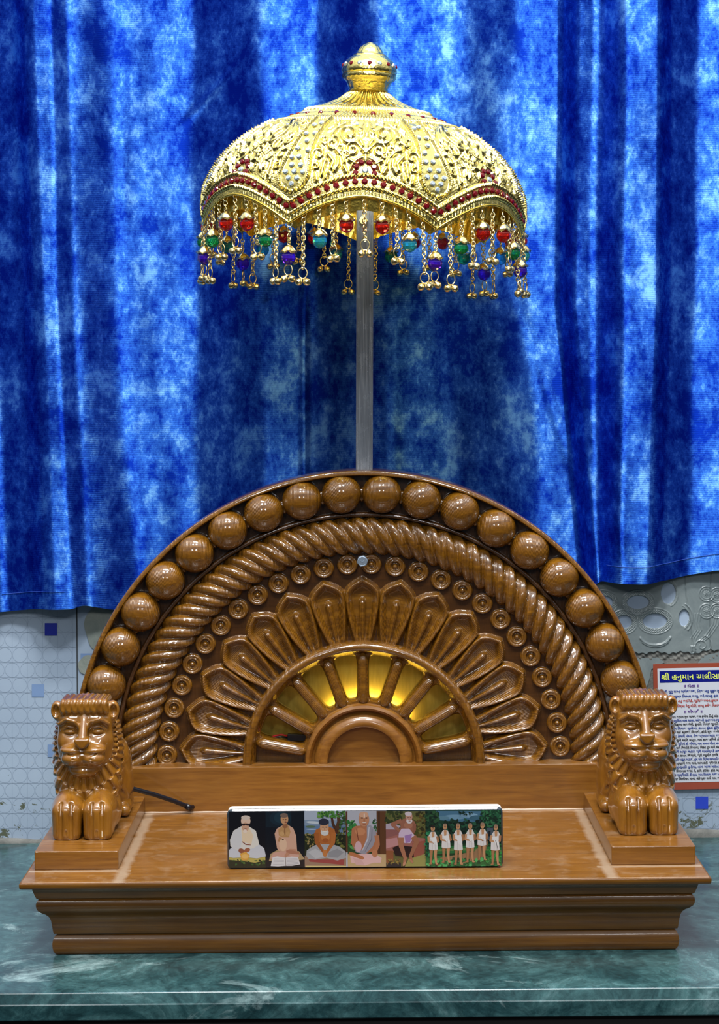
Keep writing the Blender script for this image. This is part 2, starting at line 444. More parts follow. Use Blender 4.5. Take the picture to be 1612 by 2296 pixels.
# broken plaster patches
def blob(cx, cy, rx, ry, mi, off, n=28, seed=1, jag=0.16):
    rr = np.random.default_rng(seed); ph = rr.uniform(0, 6.28, 5); am = rr.uniform(0.3, 1, 5) * jag
    pts = []
    for k in range(n):
        a = 2 * PI * k / n; s = 1 + sum(am[j] * math.sin((j + 2) * a + ph[j]) / (j + 1.3) for j in range(5))
        pts.append(wpt(cx + rx * s * math.cos(a), cy + ry * s * math.sin(a), off))
    c = wpt(cx, cy, off)
    g.add([c] + pts, [(0, 1 + (k + 1) % n, 1 + k) for k in range(n)], mi)
blob(232, 1410, 42, 52, 6, 0.0012, seed=3)
blob(200, 1492, 26, 22, 6, 0.0012, seed=5)
wall = g.build('wall_back', [M['tile'], M['grout'], M['tile_navy'], M['tile_blue'], M['tile_pale'], M['joint'], M['patch']], smooth=False, recalc=False)
tag(wall, kind='structure')
# grey cement skirting line where wall meets counter
g = MB(); n = 160
xs = np.linspace(-0.75, 0.75, n); rr = rng.normal(0, 0.0005, n)
P = np.zeros((n, 4, 3))
for i, x in enumerate(xs):
    hgt = 0.0042 + rr[i] + 0.001 * math.sin(x * 60) + (0.0035 if x > 0.28 else 0)
    P[i] = [(x, WALLY - 0.006, 0.0), (x, WALLY - 0.0055, hgt * 0.5), (x, WALLY - 0.0035, hgt), (x, WALLY, hgt)]
g.grid(P, flip=True)
tag(g.build('baseboard_back', M['cement']), kind='structure')

# embossed marble slab upper right
def slab():
    x0, y0, x1, y1 = 1300, 1150, 1700, 1478
    nx, ny = 400, 328
    X, Y = np.meshgrid(np.linspace(x0, x1, nx), np.linspace(y0, y1, ny), indexing='ij')
    H = np.full_like(X, 6.0)      # height in px toward the room
    def ridge(pts, wd=1.3, amp=1.6):
        nonlocal H
        pts = np.array(pts, float); seg = []
        for a, b in zip(pts[:-1], pts[1:]):
            k = max(2, int(np.hypot(*(b - a)))); t = np.linspace(0, 1, k, endpoint=False)[:, None]; seg.append(a + (b - a) * t)
        q = np.concatenate(seg); m = (X > q[:, 0].min() - 6) & (X < q[:, 0].max() + 6) & (Y > q[:, 1].min() - 6) & (Y < q[:, 1].max() + 6)
        xs_, ys_ = X[m], Y[m]
        d = np.full(xs_.shape, 99.0)
        for s in q: d = np.minimum(d, np.hypot(xs_ - s[0], ys_ - s[1]))
        H[m] += amp * np.exp(-(d / wd) ** 2)
    def arc(cx, cy, rx, ry, a0, a1, n=24):
        a = np.radians(np.linspace(a0, a1, n)); return np.stack([cx + rx * np.cos(a), cy + ry * np.sin(a)], 1)
    def spiral(cx, cy, r0, r1, a0, a1, n=40):
        a = np.radians(np.linspace(a0, a1, n)); r = np.linspace(r0, r1, n); return np.stack([cx + r * np.cos(a), cy + r * np.sin(a)], 1)
    holes = [(1430, 1350, 25, 15.5), (1468, 1392, 27, 17), (1498, 1330, 17, 24), (1398, 1394, 19, 15), (1350, 1350, 24, 15), (1533, 1385, 12, 19)]
    mn = np.full_like(X, 9.0)
    for cx, cy, rx, ry in holes:
        d = np.hypot((X - cx) / rx, (Y - cy) / ry); mn = np.minimum(mn, d)
    for cx, cy, rx, ry in holes[:2] + holes[3:5]:
        ridge(arc(cx, cy, rx + 12, ry + 12, 0, 360, 60), 1.2, 1.6)
        ridge(arc(cx, cy, rx + 8, ry + 7, 0, 360, 60), 0.9, 0.8)
        m = (np.hypot((X - cx) / (rx + 10), (Y - cy) / (ry + 10)) < 1)
        H[m] += (0.9 * np.sin(X[m] * 1.15) * np.sin(Y[m] * 1.25))
    ridge(arc(1468, 1420, 36, 26, 20, 160), 2.2, 3.0); ridge(arc(1468, 1428, 34, 22, 30, 150), 1.3, 2.0)
    ridge(arc(1498, 1330, 21, 29, -80, 80), 1.2, 1.4)
    ridge(arc(1520, 1385, 32, 36, -60, 50), 1.3, 2.0); ridge(arc(1514, 1385, 31, 32, -60, 50), 0.9, 1.2)
    for cx, cy in ((1583, 1330), (1607, 1333), (1583, 1369), (1607, 1368)):
        ridge(spiral(cx, cy, 18, 15, 0, 300), 1.1, 1.6); ridge(spiral(cx, cy, 13, 10, 30, 330), 0.9, 1.1)
        for k in range(8):
            a = k * PI / 4; ridge([(cx + 2 * math.cos(a), cy + 2 * math.sin(a)), (cx + 7 * math.cos(a), cy + 7 * math.sin(a))], 0.9, 1.3)
    for dx in (0, 6, 12):
        ridge([(1570 - dx, 1375), (1567 - dx, 1395), (1572 - dx, 1412), (1560 - dx, 1430), (1554 - dx * .3, 1452)], 1.0, 1.3)
        ridge([(1600 + dx, 1385), (1597 + dx, 1400), (1580 + dx, 1425), (1566 + dx, 1436)], 1.0, 1.3)
    ridge(spiral(1572, 1447, 15, 4, 150, 560), 1.1, 1.7); ridge(arc(1574, 1444, 20, 20, -80, 60), 1.1, 1.5)
    for dx in (0, 4, 8): ridge([(1548 + dx, 1448), (1550 + dx, 1461)], 1.1, 2.6)
    # joints between pieces of the slab
    def crack(pts, wd=0.9):
        ridge(pts, wd, -4.0)
    crack([(1534, 1290), (1538, 1340), (1548, 1400), (1553, 1462)]); crack([(1593, 1285), (1591, 1350), (1592, 1462)])
    H[mn < 1] = 1.2
    H += 0.25 * np.sin(X * 0.07) * np.sin(Y * 0.05)
    edge = 1463 + 2.0 * np.sin(X * 0.11) + 1.5 * np.sin(X * 0.37) - np.where(X > 1560, (X - 1560) * 0.14, 0)
    below = Y > edge
    H[below] = 2.6 + 1.3 * np.sin(X[below] * .23 + Y[below] * .31) + 0.9 * np.sin(X[below] * .57 - Y[below] * .4)
    P = np.zeros((nx, ny, 3)); dx, dy = X - 806, Y - 800
    P[..., 0] = (dx - ROLL * dy) * sw; P[..., 2] = CZ - (dy + ROLL * dx) * sw; P[..., 1] = WALLY - H * sw
    gg = MB(); gg.grid(P, flip=True)
    me = gg
    oo = gg.build('trim_3', [M['stone'], M['cement'], M['tile']], recalc=False)
    mi = np.zeros((nx - 1, ny - 1), int)
    bl = below[:-1, :-1]; mi[bl] = 1
    rr2 = (mn[:-1, :-1] < 1) & (mn[1:, 1:] < 1); mi[rr2] = 2
    oo.data.polygons.foreach_set('material_index', mi.reshape(-1).tolist())
    tag(oo, kind='structure')
slab()
# ragged cement patch between slab and poster
g = MB()
pts = [(1405, 1476), (1612, 1462), (1680, 1462), (1680, 1510), (1600, 1512), (1500, 1520), (1462, 1560), (1440, 1580), (1405, 1570)]
g.add([wpt(x, y, 0.0009) for x, y in pts], [tuple(range(len(pts)))[::-1]], 0)
pts = [(1560, 1492), (1575, 1470), (1612, 1462), (1660, 1462), (1660, 1492)]
g.add([wpt(x, y, 0.0018) for x, y in pts], [tuple(range(len(pts)))[::-1]], 1)
pts = [(1405, 1476), (1475, 1474), (1490, 1484), (1460, 1500), (1456, 1520), (1448, 1545), (1420, 1560)]
g.add([wpt(x, y, 0.0018) for x, y in pts], [tuple(range(len(pts)))[::-1]], 1)
tag(g.build('trim_4', [M['cement'], M['stone']], smooth=False, recalc=False), kind='structure')

# ------------------------------------------------------------------ curtain
def smooth01(t): t = np.clip(t, 0, 1); return t * t * (3 - 2 * t)
def curtain():
    K = [  # x at y=0, 700, 1350 ; bulge toward the room in mm
        (-260, -260, -240, -6), (-150, -150, -140, 10), (-90, -80, -60, 10), (-30, -20, 10, -8), (20, 40, 60, -4),
        (66, 92, 118, 17), (122, 138, 168, 17), (140, 156, 190, 8),
        (265, 270, 325, -15), (415, 430, 440, -13), (600, 600, 600, 13), (700, 680, 690, 14),
        (862, 880, 890, -14), (1000, 965, 1000, -14), (1190, 1200, 1225, 14), (1262, 1255, 1310, 14),
        (1292, 1282, 1334, -7), (1345, 1335, 1350, -9), (1405, 1400, 1382, 16), (1486, 1482, 1460, 17),
        (1500, 1497, 1484, 0), (1570, 1560, 1545, -10), (1640, 1640, 1640, -4), (1720, 1720, 1720, 12), (1850, 1850, 1850, -8), (1960, 1960, 1960, 0)]
    K = np.array(K, float)
    hem = np.array([(-260, 1376), (0, 1376), (90, 1366), (165, 1364), (185, 1356), (250, 1370), (420, 1372), (800, 1350), (1200, 1330),
                    (1335, 1322), (1345, 1306), (1440, 1309), (1500, 1303), (1612, 1282), (1960, 1270)], float)
    Dc = 0.141 - CY0; sc = Dc / FPX
    nx, nz = 900, 170
    gx = np.linspace(-250, 1900, nx)
    P = np.zeros((nx, nz, 3))
    hy = np.interp(gx, hem[:, 0], hem[:, 1])
    hy = np.convolve(np.pad(hy, 4, 'edge'), np.ones(9) / 9, 'valid')
    for j in range(nz):
        t = j / (nz - 1)
        py = -300 + (hy + 300) * t
        ym = -300 + 1650 * t
        if ym < 700: kx = K[:, 0] + (K[:, 1] - K[:, 0]) * max(ym, 0) / 700
        else: kx = K[:, 1] + (K[:, 2] - K[:, 1]) * (ym - 700) / 650
        i = np.clip(np.searchsorted(kx, gx) - 1, 0, len(K) - 2)
        u = (gx - kx[i]) / (kx[i + 1] - kx[i])
        ul = np.clip(0.5 + (u - 0.5) * 1.06, 0, 1); h = K[i, 3] + (K[i + 1, 3] - K[i, 3]) * (0.6 * smooth01(u) + 0.4 * ul)
        h = np.convolve(np.pad(h, 6, 'edge'), np.ones(13) / 13, 'valid')
        h = h + 0.6 * np.sin(gx * 0.030 + ym * 0.004) * np.sin(ym * 0.006 + gx * 0.01) + 0.15 * np.sin(gx * 0.083 - ym * 0.011)
        # soft diagonal wrinkles
        h = h + 2.6 * np.exp(-(((gx - 512) + (ym - 160) * 1.0) / 9) ** 2 - ((ym - 200) / 60) ** 2)
        h = h + 0.8 * np.exp(-(((gx - 1300) - (ym - 950) * 0.28) / 16) ** 2) * smooth01((ym - 600) / 300)
        h = h - 0.8 * np.exp(-(((gx - 1245) - (ym - 950) * 0.30) / 14) ** 2) * smooth01((ym - 500) / 300)
        h = h + 1.6 * np.exp(-(((gx - 682)) / 9) ** 2) * smooth01((ym - 560) / 150)
        dx, dy = gx - 806, py - 800
        P[:, j, 0] = (dx - ROLL * dy) * sc; P[:, j, 2] = CZ - (dy + ROLL * dx) * sc
        P[:, j, 1] = 0.150 - h * 0.001
    g = MB(); g.grid(P, flip=True)
    # folded hem: the edge turns back
    Q = np.stack([P[:, -1], P[:, -1] + [0, 0.0025, -0.0004], P[:, -1] + [0, 0.004, 0.004], P[:, -1] + [0, 0.0035, 0.018]], 1)
    g.grid(Q, flip=True)
    o = g.build('velvet_curtain', M['velvet'], recalc=False)
    tag(o, 'blue crushed velvet curtain hanging in folds behind the golden parasol', 'curtain')
    # stitch line on the hem, right side and left side
    thread = plain('blue_thread', (0.02, 0.07, 0.38), 0.7)
    ny = (1.0 - 42 / 1650.0)
    jj = int((nz - 1) * (1 - 34 / 1640.0))
    for xa_, xb_ in ((1362, 1620), (0, 150)):
        st = MB()
        i0, i1 = int((xa_ + 250) / 2150 * nx), int((xb_ + 250) / 2150 * nx)
        st.tube([P[i, jj] + [0, -0.0004 - 0.0003 * (i % 2), 0] for i in range(i0, i1)], 0.00028, 5)
        st.build('hem_stitching', thread, o)
curtain()

# ------------------------------------------------------------------ the wooden throne
PX = 1 / 2247.0          # metre per photo pixel at the carved face
AX, AZ = 0.0008, 0.1144  # centre of the arch
T = empty('wooden_throne', (0, -0.12, 0)); TO = np.array([0, -0.12, 0])
tag(T, 'brown varnished wooden throne with half round carved sunburst back on a moulded base', 'throne')
def tb(g, name, mat, smooth=True, sharp=None, parent=T):
    o = g.build(name, mat, None, smooth, sharp)
    o.parent = parent; o.location = -TO if parent is T else (0, 0, 0); return o

# base
BZ = 0.0689
prof = [(1.2, 68.9), (0.3, 68.6), (0, 68.0), (0.1, 65.2), (0.8, 63.8), (2.2, 63.2), (8.6, 62.8), (9.6, 61.8), (10.6, 58.5), (12.8, 52.8), (14.6, 51.6), (14.6, 51.0),
        (13.4, 50.3), (12.7, 48.6), (12.5, 46.5), (12.8, 44.0), (14.0, 41.6), (16.5, 39.2), (20.0, 36.8), (22.4, 34.2), (23.8, 31.0), (24.6, 26.0), (25.4, 20.5),
        (26.0, 18.6), (28.2, 18.2), (28.2, 17.6), (26.6, 16.2), (25.3, 13.6), (24.7, 10.5), (24.8, 6.8), (25.6, 3.0), (27.4, 0.4), (30.0, 0.0)]
g = MB(); L = []
for ins, z in prof:
    i = ins / 1000; x1, y0 = 0.298 - i, -0.294 + i
    xs_ = np.linspace(-x1, x1, 9)
    lp = [(-x1, 0.040), (-x1, -0.12)] + [(x, y0) for x in xs_] + [(x1, -0.12), (x1, 0.040)]
    L.append([(x + 0.001, y, z / 1000) for x, y in lp])
g.grid(np.array(L), cv=True)
k = len(L[0])
g.add(L[0], [tuple(range(k))]); g.add(L[-1], [tuple(range(k))[::-1]])
tb(g, 'base', [M['mould']], True, 32)
# smooth top board of the base (own face; moulding teak is darkened for shade)
g = MB(); g.box(-0.2955, 0.2975, -0.2925, 0.039, BZ - 0.004, BZ + 0.0004)
bevel_mod(tb(g, 'top_board', M['top'], False), 0.0004, 1)
# lion plinths
for sx in (-1, 1):
    g = MB(); a, b = sorted((sx * 0.2176, sx * 0.2916)); g.box(a + 0.001, b + 0.001, -0.247, -0.014, BZ + 0.0004, 0.0858)
    bevel_mod(tb(g, 'plinth', M['smooth'], False), 0.0008, 2)
# riser
g = MB(); g.box(-0.290, 0.292, -0.014, 0.040, BZ + 0.0004, AZ)
bevel_mod(tb(g, 'riser', M['smooth'], False), 0.0008, 2)
g = MB()  # bead of dry glue along the foot of the riser
g.tube([(x, -0.0145, BZ + 0.0008) for x in np.linspace(-0.217, 0.218, 60)], 0.0011 + 0.0002 * np.sin(np.arange(60) * 1.7), 6)
tb(g, 'glue_line', plain('glue', (0.45, 0.33, 0.24), 0.3))

def pol(r, a, y):   # a: angle from straight up, clockwise, degrees -> point
    return (AX + r * math.sin(R(a)), y, AZ + r * math.cos(R(a)))
def annulus(g, r0, r1, y0, y1, a0=-90, a1=90, n=120, mi=0):
    """closed half ring block, y0 = front"""
    A = np.radians(np.linspace(a0, a1, n)); loop = []
    for a in A:
        loop.append([(AX + r * math.sin(a), y, AZ + r * math.cos(a)) for r, y in ((r0, y1), (r0, y0), (r1, y0), (r1, y1))])
    g.grid(np.array(loop), cv=True, mi=mi)
    k = g.n - n * 4; g.f += [(k, k + 1, k + 2, k + 3), (k + 4 * n - 1, k + 4 * n - 2, k + 4 * n - 3, k + 4 * n - 4)]; g.m += [mi, mi]
def arcprof(g, prof_ry, a0=-90, a1=90, n=160):
    """open relief swept round the arch: prof_ry list of (r, y)"""
    A = np.radians(np.linspace(a0, a1, n)); P = np.zeros((n, len(prof_ry), 3))
    for j, (r, y) in enumerate(prof_ry):
        P[:, j, 0] = AX + r * np.sin(A); P[:, j, 1] = y; P[:, j, 2] = AZ + r * np.cos(A)
    g.grid(P)
FY = 0.014       # carved background plane
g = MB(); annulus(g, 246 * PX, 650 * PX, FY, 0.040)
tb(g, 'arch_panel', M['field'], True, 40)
g = MB()
arcprof(g, [(656 * PX, 0.044), (656.5 * PX, 0.0), (655.5 * PX, -0.0035), (653 * PX, -0.0045), (646.5 * PX, -0.0045), (644.5 * PX, -0.003), (643 * PX, 0.004), (640 * PX, FY + .001)])
tb(g, 'outer_rim', M['carved'], True, 50)
# channel lip between balls and rope
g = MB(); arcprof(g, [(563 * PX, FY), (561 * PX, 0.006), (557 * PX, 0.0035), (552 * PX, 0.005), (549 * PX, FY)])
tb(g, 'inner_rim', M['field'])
# balls
g = MB(); g.ball((0, 0, 0), 44.8 * PX, 40, 26)
ball0 = None
for i in range(20):
    a = -4.25 - 8.55 * 9 + 8.55 * i
    loc = Vector(pol(605 * PX, a + 0.0, 0.005)) - Vector(TO)
    if ball0 is None:
        ball0 = g.build('carved_ball', M['carved'], T); ball0.location = loc
    else: dup(ball0, T, loc, (0, R(random.uniform(-25, 25)), 0))
# small pegs joining neighbouring balls
g = MB(); g.ball((0, 0, 0), 9 * PX, 10, 8, (0.8, 0.8, 1.8)); peg = None
for i in range(19):
    a = -4.25 - 8.55 * 9 + 8.55 * (i + 0.5)
    loc = Vector(pol(601 * PX, a, 0.008)) - Vector(TO)
    if peg is None: peg = g.build('ball_bridge', M['carved'], T); peg.location = loc; peg.rotation_euler = (0, R(a), 0)
    else: dup(peg, T, loc, (0, R(a), 0))
# twisted rope
nphi, nps = 51 * 16, 44
phi = np.linspace(-PI / 2, PI / 2, nphi); ps = np.linspace(-0.12 * PI, 1.12 * PI, nps)
PH, PS = np.meshgrid(phi, ps, indexing='ij')
phase = 102 * PH - 4.4 * PS
rad = 42 * PX * (0.74 + 0.30 * np.abs(np.sin(phase / 2)) ** 0.75)
rr = 509 * PX + rad * np.cos(PS); yy = 0.013 - rad * np.sin(PS) * 0.92
P = np.stack([AX + rr * np.sin(PH), yy, AZ + rr * np.cos(PH)], -1)
g = MB(); g.grid(P); tb(g, 'twisted_rope', M['carved'])
# roundels
pr = [(0.0, 7.5), (1.6, 7.2), (3.6, 6.0), (5.0, 4.6), (5.6, 1.8), (9.0, 1.4), (10.4, 2.6), (11.0, 6.0), (12.6, 7.2), (14.2, 7.0), (15.6, 6.2), (17.2, 7.6), (19.6, 8.2), (21.6, 7.2), (23.4, 4.0), (24.0, -1)]
pr = [(r * PX, h * PX * 1.35) for r, h in pr]
g = MB(); g.lathe(pr[::-1], 32, 'y'); r0 = None
for i in range(26):
    a = -0.8 + (i - 12.5) * 6.97
    loc = Vector(pol(444 * PX, a, FY)) - Vector(TO)
    if r0 is None: r0 = g.build('roundel', M['carved'], T); r0.location = loc
    else: dup(r0, T, loc)
# petals
def petal_mesh(clip=None):
    tt = np.linspace(0, 1, 70); uu = np.linspace(-1, 1, 61)
    wk = np.interp(tt, [0, 0.12, 0.3, 0.5, 0.66, 0.78, 0.87, 0.93, 0.97, 1.0], [22, 28, 35, 41.0, 44, 42.5, 33.0, 21.0, 10.5, 1.0])
    wk = np.convolve(np.pad(wk, 2, 'edge'), np.ones(5) / 5, 'valid'); wk[-1] = 1.5
    Lp = 152.0
    P = np.zeros((len(tt), len(uu), 3))
    s_ = wk[:, None] * uu[None, :]
    t_ = 266 + Lp * tt[:, None] + 0 * s_
    bx = np.concatenate([wk, -wk]); bt = np.concatenate([266 + Lp * tt] * 2)
    d = np.full(s_.shape, 99.0)
    for a_, b_ in zip(bx[::1], bt[::1]): d = np.minimum(d, np.hypot(s_ - a_, t_ - b_))
    base = t_ - 266
    h = 18 * smooth01(d / 8.0)
    h = h - 15.5 * smooth01((d - 9.0) / 15.0)
    hw_ = np.interp(base, [0, 40, 95], [4.5, 6.0, 9.0]); endt = np.sqrt(np.clip((104 - base) / 12, 0, 1))
    h = np.maximum(h, 13.5 * np.sqrt(np.clip(1 - (s_ / (hw_ * np.maximum(endt, 0.05))) ** 2, 0, 1)) * endt)
    h = h * (0.72 + 0.28 * smooth01(base / 60))
    P[..., 0] = s_ * PX; P[..., 1] = -h * PX * 1.2; P[..., 2] = t_ * PX
    gg = MB(); gg.grid(P)
    Bk = P.copy(); 
    ring = np.concatenate([P[:, 0], P[-1, 1:], P[::-1, -1][1:], P[0, ::-1][1:-1]])
    rb = ring.copy(); rb[:, 1] = 0.002
    gg.grid(np.stack([ring, rb], 1), cu=True)
    return gg
pm = petal_mesh(); p0 = None
for i in range(15):
    a = (i - 7) * 12.25
    loc = Vector((AX, FY, AZ)) - Vector(TO)
    if p0 is None: p0 = pm.build('petal', M['carved'], T); p0.location = loc; p0.rotation_euler = (0, R(a), 0)
    else: dup(p0, T, loc, (0, R(a), 0))
# the outermost two petals are cut by the riser; sink nothing: they pass into the riser block
# inner ring
g = MB(); arcprof(g, [(273 * PX, FY + .002), (272 * PX, -0.001), (270 * PX, -0.0045), (265 * PX, -0.0072), (258 * PX, -0.0072), (252 * PX, -0.0045), (250 * PX, 0.0), (244 * PX, 0.003), (243 * PX, 0.008)])
tb(g, 'ring', M['carved'])
# window frame: eight openings plus two recessed ends
g = MB(); NW = 56
def wz(s): return 13.0
for i in range(8):
    ca = (i - 3.5) * 19.7
    h = R(19.7 / 2); rc0, rc1 = 126.0, 250.0; w0, w1 = 141.0, 241.0
    inner = []; outer = []
    for k in range(NW):
        t = 2 * PI * k / NW; c_, s_ = math.cos(t), math.sin(t)
        n_ = 5.5
        q = (abs(c_) ** n_ + abs(s_) ** n_) ** (-1 / n_)
        uu_, vv_ = c_ * q, s_ * q
        r = (w0 + w1) / 2 + vv_ * (w1 - w0) / 2
        wd = r * math.tan(h) - 13.5
        x = uu_ * wd; inner.append((x, r))
        q2 = 1 / max(abs(c_), abs(s_)); ou, ov = c_ * q2, s_ * q2
        r2 = (rc0 + rc1) / 2 + ov * (rc1 - rc0) / 2
        outer.append((r2 * math.sin(ou * h), r2 * math.cos(ou * h)))
    ca_, sa_ = math.cos(R(ca)), math.sin(R(ca))
    def wp(x, r, y): return (AX + (x * ca_ + r * sa_) * PX, y, AZ + (-x * sa_ + r * ca_) * PX)
    rows = []
    for k in range(NW):
        ix, ir = inner[k]; ox, orr = outer[k]; mx_, my_ = ix + (ox - ix) * 0.22, ir + (orr - ir) * 0.22
        rows.append([wp(ox, orr, 0.0035), wp(mx_, my_, 0.0035), wp(ix, ir, 0.0055), wp(ix, ir, 0.024)])
    g.grid(np.array(rows), cu=True)
for sx in (-1, 1):
    a0, a1 = sorted((sx * 78.8, sx * 90))
    annulus(g, 126 * PX, 252 * PX, 0.016, 0.024, a0, a1, 12)
tb(g, 'window_frame', M['carved'], True, 45)
g = MB()
ts = np.linspace(0, 1, 14)
rr_ = 11.8 * PX * np.clip(np.minimum(1, np.sqrt(np.clip(1 - ((ts - 0.5) / 0.505) ** 8, 0.02, 1))), 0.1, 1)
g.tube([(0, 0, (130 + 117 * t) * PX) for t in ts], rr_, 16)
sp0 = None
for i in range(9):
    a = (i - 4) * 19.7
    loc = Vector((AX, 0.0035, AZ)) - Vector(TO)
    if sp0 is None: sp0 = g.build('spoke', M['carved'], T); sp0.location = loc; sp0.rotation_euler = (0, R(a), 0)
    else: dup(sp0, T, loc, (0, R(a), 0))
# hub
g = MB(); arcprof(g, [(134 * PX, 0.022), (133 * PX, 0.001), (130 * PX, -0.003), (124 * PX, -0.004), (119 * PX, -0.002), (116 * PX, 0.004), (112 * PX, 0.0048), (108 * PX, 0.001), (98 * PX, -0.003), (88 * PX, -0.0045), (82 * PX, -0.003), (80 * PX, 0.003), (79 * PX, 0.007), (0.0005, 0.007)], n=100)
tb(g, 'hub', [M['smooth']], True, 50)
# brass plate behind the windows, with a warm LED strip along the back of the hub
g = MB(); annulus(g, 60 * PX, 252 * PX, 0.0385, 0.0395)
tb(g, 'brass_plate', M['brass'], True, 40)
g = MB(); arcprof(g, [(128 * PX, 0.0262), (134 * PX, 0.0262), (134 * PX, 0.0275), (128 * PX, 0.0275)], -36, 50, 40)
mled = NT('warm_led'); mled.set(Base_Color=(1, 0.85, 0.4, 1), Emission_Color=(1.0, 0.78, 0.22, 1), Emission_Strength=45.0)
tb(g, 'led_strip', mled.m)
# black connector and red wire in the lowest left opening
g = MB(); p = at(669, 1653, 2.136 + 0.0165); 
g.box(-0.011, 0.0105, -0.003, 0.003, -0.0032, 0.0032)
o = g.build('wire_connector', M['black'], None, False); bevel_mod(o, 0.0006)
o.parent = T; o.location = Vector(p) - Vector(TO); o.rotation_euler = (0, R(2), 0)
o['label'] = 'black connector with a red wire'
g = MB(); g.tube([(-0.011, 0, 0.001), (-0.017, 0, 0.0022), (-0.023, 0.001, 0.0008), (-0.029, 0.003, -0.002)], 0.0009, 8)
g.build('red_wire', M['red_wire'], o)
g = MB(); g.tube([(-0.011, 0, -0.001), (-0.018, 0, 0.0002), (-0.025, 0.001, -0.001), (-0.030, 0.003, -0.003)], 0.0009, 8)
g.build('black_wire', M['black'], o)
# hex bolt
p = at(812.5, 1258, 2.131)
g = MB()
g.add([(13 * PX * math.cos(k * PI / 3 + .2), y, 13 * PX * math.sin(k * PI / 3 + .2)) for y in (-0.003, 0.006) for k in range(6)],
      [tuple(range(6)), tuple(range(6, 12))[::-1]] + [(k, 6 + k, 6 + (k + 1) % 6, (k + 1) % 6) for k in range(6)])
g.lathe([(11.6 * PX, 0.0028), (11.2 * PX, 0.0036), (9.8 * PX, 0.0037), (9.0 * PX, 0.0033), (0.0001, 0.0033)], 24, 'y')
g.tube([(-0.0022, -0.0034, 0.0012), (0, -0.0036, -0.001), (0.0018, -0.0034, 0.0012)], 0.0003, 5)
o = g.build('hex_bolt', M['zinc'], None, False); o.parent = T; o.location = Vector(p) - Vector(TO); o['label'] = 'silver hex bolt'

